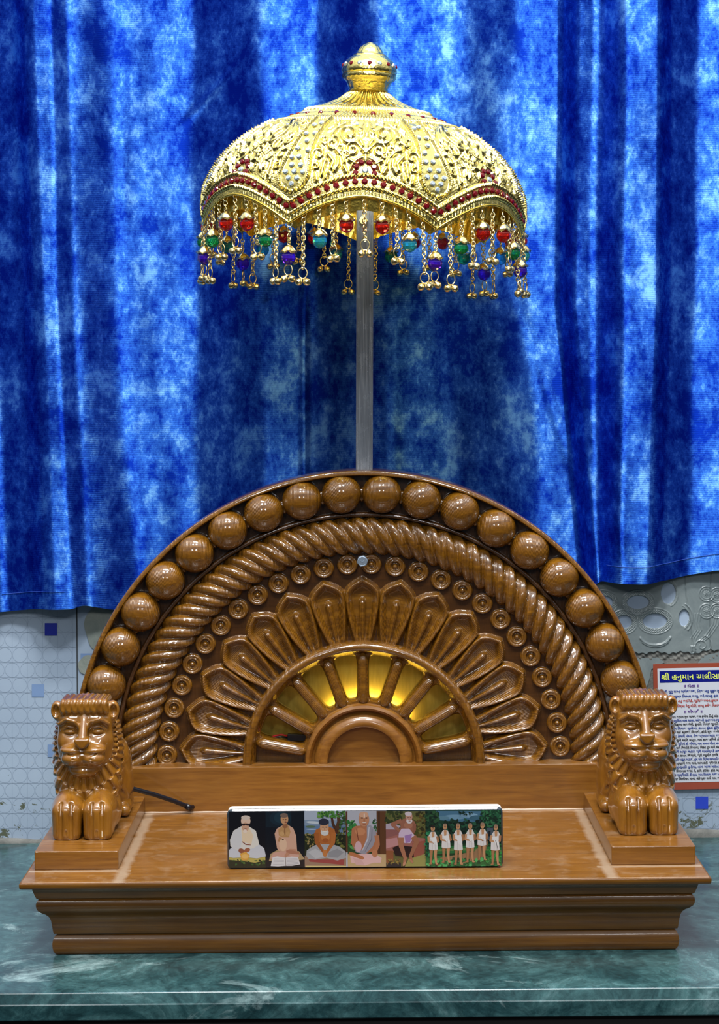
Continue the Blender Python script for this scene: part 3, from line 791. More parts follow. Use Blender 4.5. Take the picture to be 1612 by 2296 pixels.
# ------------------------------------------------------------------ lions
def smin(a, b, k):
    h = np.clip(0.5 + 0.5 * (b - a) / k, 0, 1); return b + (a - b) * h - k * h * (1 - h)
def smax(a, b, k): return -smin(-a, -b, k)
def lion_mesh(step=0.8):
    xs = np.arange(-35, 35.01, step); ys = np.arange(-4, 172, step); zs = np.arange(-2.0, 128, step)
    X, Y, Z = np.meshgrid(xs.astype(np.float32), ys.astype(np.float32), zs.astype(np.float32), indexing='ij')
    A = np.abs(X)
    def ell(c, r, x=None):
        x = A if x is None else x
        px, py, pz = (x - c[0]), (Y - c[1]), (Z - c[2])
        k0 = np.sqrt((px / r[0]) ** 2 + (py / r[1]) ** 2 + (pz / r[2]) ** 2) + 1e-5
        k1 = np.sqrt((px / r[0] ** 2) ** 2 + (py / r[1] ** 2) ** 2 + (pz / r[2] ** 2) ** 2) + 1e-6
        return k0 * (k0 - 1) / k1
    def rbox(c, h, r, x=None):
        x = A if x is None else x
        qx, qy, qz = np.abs(x - c[0]) - h[0], np.abs(Y - c[1]) - h[1], np.abs(Z - c[2]) - h[2]
        return np.sqrt(np.maximum(qx, 0) ** 2 + np.maximum(qy, 0) ** 2 + np.maximum(qz, 0) ** 2) + np.minimum(np.maximum(qx, np.maximum(qy, qz)), 0) - r
    def cap(a, b, ra, rb=None):
        rb = ra if rb is None else rb
        ba = np.array(b, float) - np.array(a, float); L2 = (ba ** 2).sum()
        h = np.clip(((A - a[0]) * ba[0] + (Y - a[1]) * ba[1] + (Z - a[2]) * ba[2]) / L2, 0, 1)
        return np.sqrt((A - a[0] - h * ba[0]) ** 2 + (Y - a[1] - h * ba[1]) ** 2 + (Z - a[2] - h * ba[2]) ** 2) - (ra + (rb - ra) * h)
    def path(pts, r):
        d = None
        for a, b in zip(pts[:-1], pts[1:]):
            q = cap(a, b, r); d = q if d is None else np.minimum(d, q)
        return d
    # body
    body = smin(ell((0, 100, 42), (27, 62, 35)), ell((0, 130, 46), (31.5, 34, 35)), 10)
    body = smin(body, ell((22, 128, 24), (11.5, 27, 25)), 5)
    body = smin(body, cap((27, 140, 7), (28, 98, 6), 6, 5.5), 4)
    body = smax(body, -path([(20, 100, 30), (31, 106, 16), (33, 112, 4)], 1.2), 1.5)
    # mane
    mane = smin(ell((0, 54, 72), (30.5, 27, 50)), ell((0, 44, 44), (27.5, 22, 27)), 8)
    ph = np.arctan2(A, 92 - Z); rho = np.hypot(A, 92 - Z)
    row = np.floor((rho + 0.35 * Y + 3 * np.sin(ph * 5)) / 15.0)
    lock = np.abs(np.sin(ph * 21 + row * 1.57))
    saw = ((rho + 0.35 * Y + 3 * np.sin(ph * 5)) / 15.0) % 1.0
    mane = mane - 2.7 * lock - 0.9 * (1 - saw)
    # head
    head = rbox((0, 44, 89), (12.5, 9, 14.5), 12.5)
    head = smin(head, ell((0, 33, 68), (17.5, 19, 16)), 7)
    head = smin(head, ell((0, 26, 75), (18.5, 17, 12)), 6)
    cheek = ell((14, 32, 84), (11, 12, 10)); head = smin(head, cheek, 5)
    head = smax(head, -ell((13, 17.0, 95.8), (9.8, 8.2, 6.6)), 2)
    head = smin(head, path([(3.5, 22, 98), (8, 18.5, 104), (15, 18.8, 106), (22.5, 25, 101)], 1.7), 1.4)
    head = smin(head, path([(5.5, 23.5, 94), (9, 21.5, 98), (14.5, 21.5, 99), (20.5, 26, 95)], 1.0), 1.2)
    head = smin(head, ell((12.6, 24, 93.8), (5.2, 3.4, 2.6)), 0.8)
    head = smax(head, -path([(7, 21.5, 92.0), (12.5, 20.5, 90.8), (18.5, 23.5, 92.2)], 0.7), 0.8)
    head = smin(head, cap((0, 27, 108), (0, 12.5, 89.0), 3.4, 4.4), 3)
    # nose: flat faced wedge
    nose = rbox((0, 11.0, 86.0), (5.6, 4.0, 3.4), 1.4)
    nose = smax(nose, (A * 0.62 - (Z - 79.5) * 0.58), 0.6)
    nose = smax(nose, (Z - 90.5) * 0.9 - (Y - 7.0) * 0.45, 1.0)
    head = smin(head, nose, 0.9)
    # muzzle lips
    head = smin(head, ell((9.6, 17.5, 78.8), (11.5, 10.0, 4.2)), 2.0)
    head = smin(head, ell((9.0, 17.0, 71.0), (11.0, 10.5, 7.0)), 2.2)
    head = smax(head, -path([(0, 8.0, 82), (0, 6.2, 74), (0, 8.5, 65)], 0.75), 0.9)
    head = smax(head, -path([(0.5, 9, 76.5), (6, 7.6, 74.6), (12, 10.0, 76.0), (17, 15.5, 79.2)], 0.75), 0.9)
    for q in (72.4, 69.6): head = smax(head, -path([(2, 7.0, q), (8, 6.8, q - 0.9), (14.5, 12, q + 1.0)], 0.4), 0.6)
    head = smax(head, -path([(0, 11.2, 62.5), (7, 11.2, 62.8), (13, 15.0, 65.5), (18, 22, 70.5)], 1.0), 1.0)
    head = smin(head, ell((0, 26, 59.0), (14, 13, 7.5)), 2.0)
    # forehead crease below the fringe
    head = smax(head, -path([(0, 21, 111.2), (12, 21.5, 110.8), (22, 27, 107)], 0.8), 0.9)
    fr = rbox((0, 40, 116.3), (17.5, 13.5, 2.2), 4.3) - 1.5 * np.abs(np.sin(X * 0.55 + 0.35 * np.sin(Z * 0.5)))
    head = smin(head, fr, 1.2)
    ear = smin(ell((25.5, 34, 112), (6, 6, 9)), ell((23, 36, 108), (5, 6, 8)), 2)
    ear = smax(ear, -ell((26.6, 28.5, 112), (3.4, 5.0, 6.0)), 1.0)
    head = smin(head, ear, 1.5)
    d = smin(body, mane, 2.0); d = smin(d, head, 1.2)
    # fore legs and paws
    leg = smin(rbox((14.0, 16, 15.0), (4.8, 9, 9.5), 8.2), ell((14.5, 26, 24), (13.8, 22, 18)), 9)
    leg = smin(leg, ell((20, 50, 18), (11, 26, 18)), 6)
    for tx in (9.2, 18.6): leg = smax(leg, -path([(tx, -1.2, 0), (tx, -1.2, 10), (tx, -0.4, 22), (tx, 3.5, 33)], 2.0), 0.9)
    leg = smax(leg, -path([(0, 0, 0), (0, -1.5, 12), (0, 1.0, 28)], 1.3), 2.5)
    for tx in (4.6, 13.8, 22.6): leg = smax(leg, -cap((tx, -1.6, 3.0), (tx, -1.0, 8.0), 0.8), 0.8)
    d = smin(d, leg, 1.2)
    d = smax(d, -Z, 0.6)
    f = d
    # surface nets
    s = f < 0
    nx, ny, nz = f.shape
    c = s[:-1, :-1, :-1].astype(np.int8)
    cnt = np.zeros((nx - 1, ny - 1, nz - 1), np.int8)
    for i in (0, 1):
        for j in (0, 1):
            for k in (0, 1): cnt += s[i:nx - 1 + i, j:ny - 1 + j, k:nz - 1 + k]
    act = (cnt > 0) & (cnt < 8)
    idx = np.argwhere(act); n = len(idx)
    vid = -np.ones(act.shape, np.int64); vid[act] = np.arange(n)
    acc = np.zeros((n, 3)); num = np.zeros(n)
    co = [(i, j, k) for i in (0, 1) for j in (0, 1) for k in (0, 1)]
    for a in range(8):
        for b in range(a + 1, 8):
            df = np.abs(np.array(co[a]) - np.array(co[b]))
            if df.sum() != 1: continue
            ia, ib = idx + co[a], idx + co[b]
            fa, fb = f[ia[:, 0], ia[:, 1], ia[:, 2]], f[ib[:, 0], ib[:, 1], ib[:, 2]]
            cr_ = (fa < 0) != (fb < 0); t = np.where(cr_, fa / np.where(cr_, fa - fb, 1), 0)
            acc[cr_] += np.array(co[a]) + t[cr_, None] * (np.array(co[b]) - np.array(co[a])); num += cr_
    V = (idx + acc / num[:, None]) * step + np.array([xs[0], ys[0], zs[0]])
    F = []
    for ax in range(3):
        sl0 = [slice(None)] * 3; sl1 = [slice(None)] * 3; sl0[ax] = slice(0, -1); sl1[ax] = slice(1, None)
        ch = s[tuple(sl0)] != s[tuple(sl1)]
        e_ = np.argwhere(ch); o1, o2 = [(1, 2), (2, 0), (0, 1)][ax]
        e_ = e_[(e_[:, o1] > 0) & (e_[:, o2] > 0)]
        e_ = e_[(e_[:, o1] < act.shape[o1]) & (e_[:, o2] < act.shape[o2])]
        d1 = np.zeros(3, int); d1[o1] = 1; d2 = np.zeros(3, int); d2[o2] = 1
        q = [vid[tuple((e_ - d1 - d2).T)], vid[tuple((e_ - d2).T)], vid[tuple(e_.T)], vid[tuple((e_ - d1).T)]]
        q = np.stack(q, 1); flip = ~s[tuple(e_.T)]; q[flip] = q[flip][:, ::-1]; F.append(q)
    F = np.concatenate(F)
    return V / 1000.0, F
LV, LF = lion_mesh()
g = MB(); g.add(LV, LF.tolist())
lion = g.build('lion_statue', M['lion'], recalc=False)
lion.location = (-0.2545, -0.206, 0.0859)
tag(lion, 'carved wooden lion lying on the left plinth, its left side to the frame edge', 'lion statue', 'carved lions')
lion['label'] = 'carved brown wooden lion resting on the left plinth of the throne'
l2 = dup(lion, None, (0.2575, -0.206, 0.0859)); l2['label'] = 'carved brown wooden lion resting on the right plinth beside the wall poster'

# ------------------------------------------------------------------ cable
pa, pb = at(427, 1811, 2.119), at(300, 1769, 2.085)
g = MB(); pa = np.array(pa); pb = np.array(pb)
ext = pb + (pb - pa) * 0.35 + np.array([0, 0.004, -0.003])
g.tube([pa + [0.003, 0.006, 0], pa, pa * .7 + pb * .3 + [0, 0, 0.0012], pa * .35 + pb * .65 + [0, 0, 0.0012], pb, ext], 0.0023, 14)
g.tube([pa + [0.0005, -0.0005, -0.0003], pa * .92 + pb * .08 + [0, -.0002, 0.0002]], 0.0029, 14)
o = g.build('power_cable', M['black'], origin=tuple(pa))
tag(o, 'short black cable running from behind the left lion into a hole in the riser', 'cable')

# ------------------------------------------------------------------ picture block
BY = -0.251; PBX = 0.0012; BW, BH, BT = 0.1212, 0.0524, 0.0150; B0 = BZ + 0.0006
pb_ = empty('picture_block', (PBX, BY, B0))
tag(pb_, 'long rectangular photo block with six painted panels of robed holy men', 'picture')
def rrect(w_, h0, h1, r, n=8):
    pts = []
    for cx, cz, a0 in ((w_ - r, h0 + r, -90), (w_ - r, h1 - r, 0), (-w_ + r, h1 - r, 90), (-w_ + r, h0 + r, 180)):
        for k in range(n + 1):
            a = R(a0 + 90 * k / n); pts.append((cx + r * math.cos(a), cz + r * math.sin(a)))
    return pts
def slabrr(g, w_, h0, h1, r, y0, y1, bev, mi=0):
    o_ = rrect(w_, h0, h1, r); i_ = rrect(w_ - bev, h0 + bev, h1 - bev, max(r - bev * .5, 1e-4))
    rows = np.array([[(a[0], y0, a[1]), (b[0], y0 + bev, b[1]), (b[0], y1, b[1])] for a, b in zip(i_, o_)])
    g.grid(rows, cu=True, mi=mi); n = len(o_)
    g.add([(a[0], y0, a[1]) for a in i_], [tuple(range(n))[::-1]], mi); g.add([(a[0], y1, a[1]) for a in o_], [tuple(range(n))], mi)
g = MB(); slabrr(g, BW, 0.0, BH, 0.0042, 0.003, BT, 0.0006)
g.build('backing_block', M['white'], pb_, True, 35)
g = MB(); slabrr(g, BW + 0.0002, -0.0002 + .0002, BH + 0.0002, 0.0044, 0.0, 0.0032, 0.0016)
m = NT('glossy_print_edge'); m.set(Base_Color=(0.02, 0.035, 0.05, 1), Roughness=0.12, Coat_Weight=1.0)
g.build('front_plate', m.m, pb_, True, 30)

def srgb(c):
    c = [x / 255 * 0.80 for x in c]; return tuple((x / 12.92 if x <= 0.04045 else ((x + 0.055) / 1.055) ** 2.4) for x in c)
class Pic:
    def __init__(s): s.v = []; s.f = []; s.c = []; s.k = 0; s.ox = s.oy = 0; s.sc = 1
    def frame(s, ox, oy, sc): s.ox, s.oy, s.sc = ox, oy, sc
    def P(s, x, y):
        px, py = s.ox + x / s.sc, s.oy + y / s.sc
        u = (px - 818.5) / 617.0 * 2 * BW; v = (1948.5 - (px - 818.5) * 0.013 - py) / 133.5 * BH
        return (max(-BW + .0014, min(BW - .0014, u)), -0.00004 - s.k * 2.2e-6, max(0.0015, min(BH - .0014, v)))
    def poly(s, pts, col):
        n = len(s.v); s.v += [s.P(x, y) for x, y in pts]; s.f.append(tuple(range(n, n + len(pts)))); s.c.append(srgb(col)); s.k += 1
    def ell(s, cx, cy, rx, ry, col, rot=0, n=22, jag=0):
        r = R(rot); pts = []
        for k in range(n):
            a = 2 * PI * k / n; q = 1 + (random.uniform(-jag, jag) if jag else 0)
            x, y = rx * q * math.cos(a), ry * q * math.sin(a)
            pts.append((cx + x * math.cos(r) - y * math.sin(r), cy + x * math.sin(r) + y * math.cos(r)))
        s.poly(pts, col)
    def limb(s, pts, w_, col):
        for (a, b), (wa, wb) in zip(zip(pts[:-1], pts[1:]), zip(w_[:-1], w_[1:])):
            dx, dy = b[0] - a[0], b[1] - a[1]; L_ = math.hypot(dx, dy) + 1e-6; nx_, ny_ = -dy / L_, dx / L_
            s.poly([(a[0] + nx_ * wa, a[1] + ny_ * wa), (b[0] + nx_ * wb, b[1] + ny_ * wb), (b[0] - nx_ * wb, b[1] - ny_ * wb), (a[0] - nx_ * wa, a[1] - ny_ * wa)], col)
            s.ell(b[0], b[1], wb, wb, col, n=10)
    def rect(s, x0, y0, x1, y1, col): s.poly([(x0, y0), (x1, y0), (x1, y1), (x0, y1)], col)
    def leaves(s, x0, y0, x1, y1, n, r, cols):
        for _ in range(n): s.ell(random.uniform(x0, x1), random.uniform(y0, y1), random.uniform(.5, 1) * r, random.uniform(.3, .8) * r, random.choice(cols), random.uniform(0, 180), 9, 0.25)
Q = Pic(); Q.frame(490, 1790, 4.885)
GR = [(30, 60, 30), (50, 90, 40), (20, 40, 25), (80, 110, 50)]
# panel 1: man in white shawl seated, dark ground
Q.rect(90, 140, 515, 790, (6, 8, 18)); Q.poly([(90, 640), (515, 640), (515, 790), (90, 790)], (30, 40, 22))
Q.poly([(105, 655), (510, 650), (512, 690), (400, 720), (250, 700), (110, 690)], (190, 175, 90)); Q.leaves(100, 690, 510, 750, 30, 16, GR)
Q.poly([(95, 660), (100, 580), (170, 530), (300, 560), (430, 510), (500, 560), (518, 650), (420, 672), (300, 660), (160, 668)], (206, 208, 216))
Q.poly([(130, 540), (125, 470), (165, 370), (250, 320), (340, 325), (410, 370), (435, 470), (445, 520), (380, 560), (240, 590), (160, 560)], (224, 219, 210))
Q.poly([(250, 330), (335, 330), (380, 420), (360, 520), (300, 500), (262, 490)], (232, 208, 176))
Q.poly([(165, 375), (245, 325), (255, 480), (235, 580), (150, 555), (128, 480)], (212, 212, 214))
Q.limb([(260, 490), (300, 520), (350, 525)], (5, 6, 4), (140, 80, 60))
Q.ell(300, 262, 52, 60, (222, 190, 168)); Q.ell(300, 225, 50, 24, (214, 196, 182)); Q.ell(296, 330, 38, 52, (205, 160, 132)); Q.ell(292, 375, 22, 20, (235, 215, 200))
Q.rect(256, 290, 345, 304, (60, 40, 35)); Q.ell(276, 302, 20, 12, (50, 32, 30)); Q.ell(322, 302, 20, 12, (50, 32, 30)); Q.ell(297, 348, 16, 4, (120, 60, 50))
Q.ell(250, 590, 34, 26, (150, 88, 62), 20); Q.ell(312, 582, 34, 22, (165, 98, 70), -20); Q.poly([(235, 620), (300, 600), (342, 640), (320, 690), (250, 695)], (226, 168, 70)); Q.ell(290, 650, 40, 24, (236, 190, 110))
# panel 2: youth with book
Q.rect(515, 140, 942, 790, (5, 12, 24)); Q.rect(518, 150, 800, 330, (10, 26, 38)); Q.ell(680, 230, 120, 80, (14, 36, 50)); Q.ell(690, 225, 80, 62, (20, 48, 62))
Q.poly([(550, 700), (570, 620), (640, 580), (880, 590), (945, 680), (880, 690)], (176, 150, 110))
Q.poly([(565, 670), (600, 610), (700, 590), (850, 590), (885, 640), (860, 680), (640, 690)], (206, 160, 142))
Q.poly([(615, 400), (640, 345), (700, 310), (760, 300), (820, 340), (850, 420), (860, 590), (780, 600), (660, 590), (640, 560), (625, 470)], (208, 164, 140))
Q.poly([(655, 350), (700, 320), (770, 310), (790, 380), (770, 440), (700, 440), (660, 420)], (186, 142, 92)); Q.ell(725, 375, 8, 34, (150, 106, 66)); Q.ell(695, 400, 26, 24, (200, 158, 106)); Q.ell(760, 400, 22, 24, (196, 152, 100))
Q.poly([(705, 290), (755, 290), (760, 330), (725, 345), (700, 325)], (150, 100, 66)); Q.ell(724, 240, 42, 58, (196, 146, 104)); Q.ell(720, 200, 42, 26, (120, 96, 84)); Q.ell(738, 245, 10, 5, (60, 35, 28)); Q.ell(712, 245, 8, 4, (70, 40, 30)); Q.ell(738, 278, 14, 4, (120, 60, 50)); Q.ell(735, 262, 5, 9, (160, 110, 76))
Q.limb([(655, 460), (690, 470), (720, 480)], (24, 22, 16), (180, 132, 90)); Q.ell(706, 520, 42, 72, (222, 186, 156)); Q.ell(705, 465, 12, 6, (70, 40, 30)); Q.limb([(850, 590), (780, 590), (735, 640)], (22, 24, 14), (190, 138, 110)); Q.limb([(740, 590), (800, 600), (870, 610)], (12, 18, 14), (176, 120, 96))
Q.poly([(570, 755), (590, 660), (640, 648), (730, 662), (735, 752), (650, 758)], (222, 220, 222)); Q.poly([(735, 752), (730, 662), (800, 650), (870, 655), (892, 735), (800, 752)], (214, 212, 216)); Q.limb([(732, 662), (735, 752)], (3, 3), (130, 120, 118))
for k in range(5): Q.limb([(605 - k * 3, 675 + k * 15), (715, 678 + k * 15)], (1.2, 1.2), (150, 150, 160)); Q.limb([(745, 678 + k * 15), (860 + k * 4, 670 + k * 14)], (1.2, 1.2), (150, 150, 160))
# panel 3: seated old man by water
Q.rect(942, 140, 1395, 790, (168, 178, 196)); Q.rect(942, 250, 1395, 320, (126, 146, 170)); Q.rect(942, 310, 1395, 420, (98, 124, 158)); Q.ell(1050, 275, 90, 14, (190, 200, 210), 4); Q.ell(1010, 322, 55, 14, (90, 112, 84)); Q.ell(1020, 350, 60, 7, (160, 180, 204))
Q.rect(942, 410, 1395, 640, (30, 38, 18)); Q.leaves(950, 400, 1070, 560, 46, 18, [(40, 50, 20), (90, 90, 40), (150, 130, 80), (24, 30, 14)]); Q.leaves(1280, 360, 1390, 620, 46, 20, [(30, 40, 18), (70, 80, 34), (20, 26, 12), (110, 110, 50)])
Q.limb([(1240, 200), (1255, 290), (1300, 380)], (12, 14, 18), (70, 40, 26)); Q.limb([(1310, 180), (1320, 260), (1305, 330)], (16, 18, 24), (78, 50, 32)); Q.leaves(1090, 150, 1390, 215, 60, 20, [(70, 130, 50), (50, 100, 40), (100, 150, 60), (40, 80, 36)]); Q.leaves(1320, 210, 1395, 340, 24, 18, [(60, 100, 50), (40, 70, 36)])
Q.rect(942, 640, 1395, 790, (150, 120, 100)); Q.poly([(985, 680), (1375, 680), (1370, 740), (1240, 725), (1000, 705)], (150, 62, 62)); Q.rect(950, 748, 1395, 770, (214, 196, 130))
Q.poly([(958, 640), (965, 580), (1040, 530), (1120, 500), (1230, 505), (1330, 540), (1390, 590), (1395, 660), (1300, 690), (1180, 660), (1060, 682), (985, 675)], (164, 166, 170)); Q.poly([(980, 600), (1060, 560), (1130, 600), (1150, 650), (1060, 670)], (184, 186, 190)); Q.poly([(1200, 600), (1300, 560), (1370, 600), (1300, 660), (1200, 650)], (140, 142, 148))
Q.poly([(1050, 390), (1070, 350), (1130, 325), (1210, 320), (1270, 345), (1285, 400), (1265, 470), (1225, 510), (1120, 510), (1080, 470)], (170, 98, 44)); Q.ell(1170, 430, 50, 50, (190, 118, 58)); Q.ell(1170, 470, 34, 26, (160, 86, 36))
Q.limb([(1072, 385), (1075, 490), (1160, 610)], (26, 22, 14), (158, 88, 38)); Q.limb([(1262, 385), (1255, 490), (1175, 610)], (26, 22, 14), (176, 104, 48)); Q.ell(1165, 610, 26, 40, (190, 120, 64), 0)
Q.ell(1160, 330, 48, 68, (200, 150, 112)); Q.ell(1155, 268, 56, 38, (40, 42, 58)); Q.ell(1163, 380, 44, 38, (206, 206, 204)); Q.ell(1163, 350, 34, 30, (204, 158, 122)); Q.ell(1145, 325, 12, 5, (60, 36, 28)); Q.ell(1180, 325, 12, 5, (60, 36, 28)); Q.ell(1163, 345, 7, 16, (180, 130, 94)); Q.ell(1163, 372, 22, 6, (225, 222, 216))
# panel 4: bald man with draped cloth
Q.frame(490, 1790, 4.885); Q.rect(1395, 140, 1840, 790, (176, 176, 186)); Q.rect(1395, 150, 1415, 600, (90, 50, 30))
Q.frame(810, 1790, 4.741)
Q.rect(-145, 400, 210, 640, (40, 70, 34)); Q.leaves(-135, 240, -60, 540, 40, 26, [(40, 110, 50), (60, 140, 70), (30, 80, 40), (90, 150, 80)]); Q.leaves(120, 230, 200, 400, 30, 16, [(40, 100, 50), (30, 70, 36)])
for k in range(7): Q.limb([(-110, 330), (-110 + 55 * math.cos(R(200 + 25 * k)), 330 + 80 * math.sin(R(200 + 25 * k)))], (5, 1), (50, 130, 60))
Q.rect(165, 140, 262, 620, (92, 56, 30)); Q.rect(180, 140, 200, 600, (70, 40, 22)); Q.rect(-145, 600, 262, 750, (190, 164, 120))
Q.poly([(-120, 620), (-60, 600), (40, 590), (150, 600), (215, 640), (205, 690), (130, 690), (40, 720), (-60, 700), (-110, 690)], (220, 180, 178)); Q.limb([(-135, 590), (-80, 605), (10, 640)], (16, 20, 18), (180, 112, 72)); Q.poly([(-90, 640), (0, 660), (40, 722), (-60, 712)], (208, 168, 166))
Q.poly([(-100, 330), (-60, 300), (70, 290), (140, 330), (190, 430), (190, 530), (160, 560), (20, 600), (-70, 560), (-110, 480)], (176, 112, 76)); Q.ell(-10, 360, 55, 40, (196, 132, 92))
Q.poly([(60, 290), (100, 290), (150, 340), (165, 420), (120, 520), (40, 600), (-60, 580), (-80, 520), (10, 560), (60, 420)], (150, 148, 160)); Q.limb([(85, 310), (70, 440), (10, 560)], (5, 6, 4), (196, 194, 204)); Q.limb([(115, 330), (110, 440), (40, 570)], (4, 5, 3), (120, 118, 130))
Q.limb([(165, 400), (175, 500), (150, 570)], (26, 22, 16), (180, 116, 80)); Q.ell(142, 590, 30, 42, (186, 122, 84)); Q.limb([(-110, 470), (-70, 480), (-30, 470)], (24, 20, 16), (176, 110, 74)); Q.ell(-32, 520, 36, 58, (206, 170, 176)); Q.limb([(-48, 330), (-40, 400), (-30, 450)], (4, 4, 3), (110, 50, 34))
Q.ell(30, 230, 56, 78, (190, 132, 98)); Q.ell(28, 180, 50, 32, (208, 160, 130)); Q.ell(10, 215, 14, 7, (50, 30, 26)); Q.ell(56, 215, 14, 7, (50, 30, 26)); Q.ell(34, 190, 5, 28, (232, 220, 210)); Q.ell(34, 238, 10, 18, (170, 112, 80)); Q.ell(34, 262, 22, 6, (214, 196, 186)); Q.ell(34, 280, 20, 9, (160, 100, 74))
# panel 5: old man seated on rock
Q.rect(262, 140, 684, 790, (96, 96, 50)); Q.leaves(265, 145, 440, 260, 50, 22, [(50, 60, 28), (80, 90, 40), (40, 44, 22)]); Q.leaves(560, 145, 684, 400, 60, 24, [(70, 72, 30), (110, 106, 50), (50, 46, 20), (90, 70, 30)])
Q.poly([(262, 280), (330, 262), (420, 300), (380, 340), (262, 340)], (176, 162, 176)); Q.rect(262, 335, 420, 440, (140, 88, 84)); Q.poly([(262, 430), (420, 380), (600, 420), (684, 430), (670, 580), (640, 620), (262, 560)], (160, 100, 90)); Q.poly([(262, 440), (380, 420), (400, 500), (262, 540)], (190, 136, 136)); Q.poly([(330, 530), (400, 500), (560, 520), (560, 640), (360, 610)], (40, 22, 22)); Q.rect(262, 560, 340, 700, (140, 84, 50))
Q.poly([(540, 480), (680, 450), (660, 610), (560, 640)], (150, 84, 66)); Q.rect(262, 690, 420, 748, (32, 34, 40)); Q.poly([(500, 650), (684, 590), (684, 748), (460, 748)], (150, 146, 80)); Q.leaves(270, 650, 410, 700, 24, 14, [(120, 96, 50), (60, 50, 30), (150, 130, 60)])
Q.poly([(410, 260), (450, 220), (520, 215), (570, 250), (580, 330), (560, 380), (470, 400), (410, 350), (420, 300)], (150, 96, 76)); Q.ell(500, 290, 46, 36, (168, 112, 88))
Q.limb([(430, 240), (330, 280), (410, 350), (470, 370)], (22, 18, 16, 12), (156, 100, 78)); Q.limb([(565, 270), (565, 340), (540, 390)], (20, 16, 12), (140, 88, 68))
Q.poly([(400, 370), (430, 325), (510, 325), (545, 370), (570, 400), (520, 480), (460, 480), (395, 420)], (206, 184, 206)); Q.poly([(460, 400), (540, 380), (520, 470), (470, 480)], (158, 120, 176))
Q.limb([(420, 420), (420, 500), (465, 640), (450, 710)], (34, 26, 18, 12), (168, 112, 84)); Q.limb([(550, 410), (590, 460), (520, 620), (540, 680)], (32, 26, 16, 12), (158, 104, 76)); Q.ell(455, 700, 26, 12, (190, 136, 106), -60); Q.ell(530, 670, 26, 12, (176, 122, 94), 50)
Q.ell(508, 200, 38, 52, (188, 140, 120)); Q.ell(502, 168, 38, 24, (206, 190, 196)); Q.ell(512, 245, 32, 26, (212, 202, 204)); Q.ell(515, 222, 20, 18, (190, 140, 122)); Q.ell(500, 208, 8, 4, (70, 44, 40)); Q.ell(526, 208, 8, 4, (70, 44, 40)); Q.ell(516, 248, 12, 4, (150, 100, 96))
# panel 6: six figures in a grove
Q.rect(684, 120, 1500, 760, (28, 60, 44)); Q.poly([(800, 135), (1290, 135), (1290, 260), (1100, 250), (900, 240), (800, 230)], (70, 112, 140)); Q.ell(1000, 200, 120, 26, (110, 150, 176)); Q.ell(1150, 180, 90, 24, (130, 170, 196)); Q.ell(1230, 210, 80, 30, (60, 100, 120)); Q.ell(870, 210, 70, 20, (90, 130, 150))
Q.leaves(690, 140, 820, 330, 90, 22, [(24, 56, 34), (14, 34, 24), (44, 84, 50)]); Q.leaves(1270, 130, 1500, 300, 110, 24, [(24, 70, 44), (16, 44, 30), (50, 110, 70), (34, 90, 60)]); Q.leaves(830, 230, 1290, 420, 150, 26, [(16, 40, 30), (24, 60, 44), (34, 84, 58), (12, 30, 24)]); Q.leaves(1040, 140, 1180, 170, 16, 14, [(14, 40, 26)])
Q.rect(684, 480, 1500, 760, (40, 110, 56)); 
for y in (490, 540, 590, 640): Q.poly([(800, y), (1100, y - 14), (1500, y + 6), (1500, y + 26), (1100, y + 12), (800, y + 22)], random.choice([(24, 60, 30), (96, 130, 70), (150, 120, 90)]))
Q.poly([(800, 640), (1200, 560), (1330, 430), (1350, 460), (1300, 620), (1040, 700), (760, 720)], (150, 116, 82)); Q.leaves(690, 640, 1500, 740, 150, 26, [(40, 140, 70), (30, 100, 50), (80, 180, 100), (24, 70, 40)]); Q.leaves(1320, 560, 1500, 680, 60, 24, [(50, 160, 70), (30, 110, 50)]); Q.rect(1335, 310, 1400, 440, (70, 84, 96)); Q.rect(1350, 345, 1372, 400, (20, 24, 30)); Q.leaves(684, 350, 740, 620, 50, 22, [(30, 110, 70), (20, 60, 44), (50, 140, 90)])
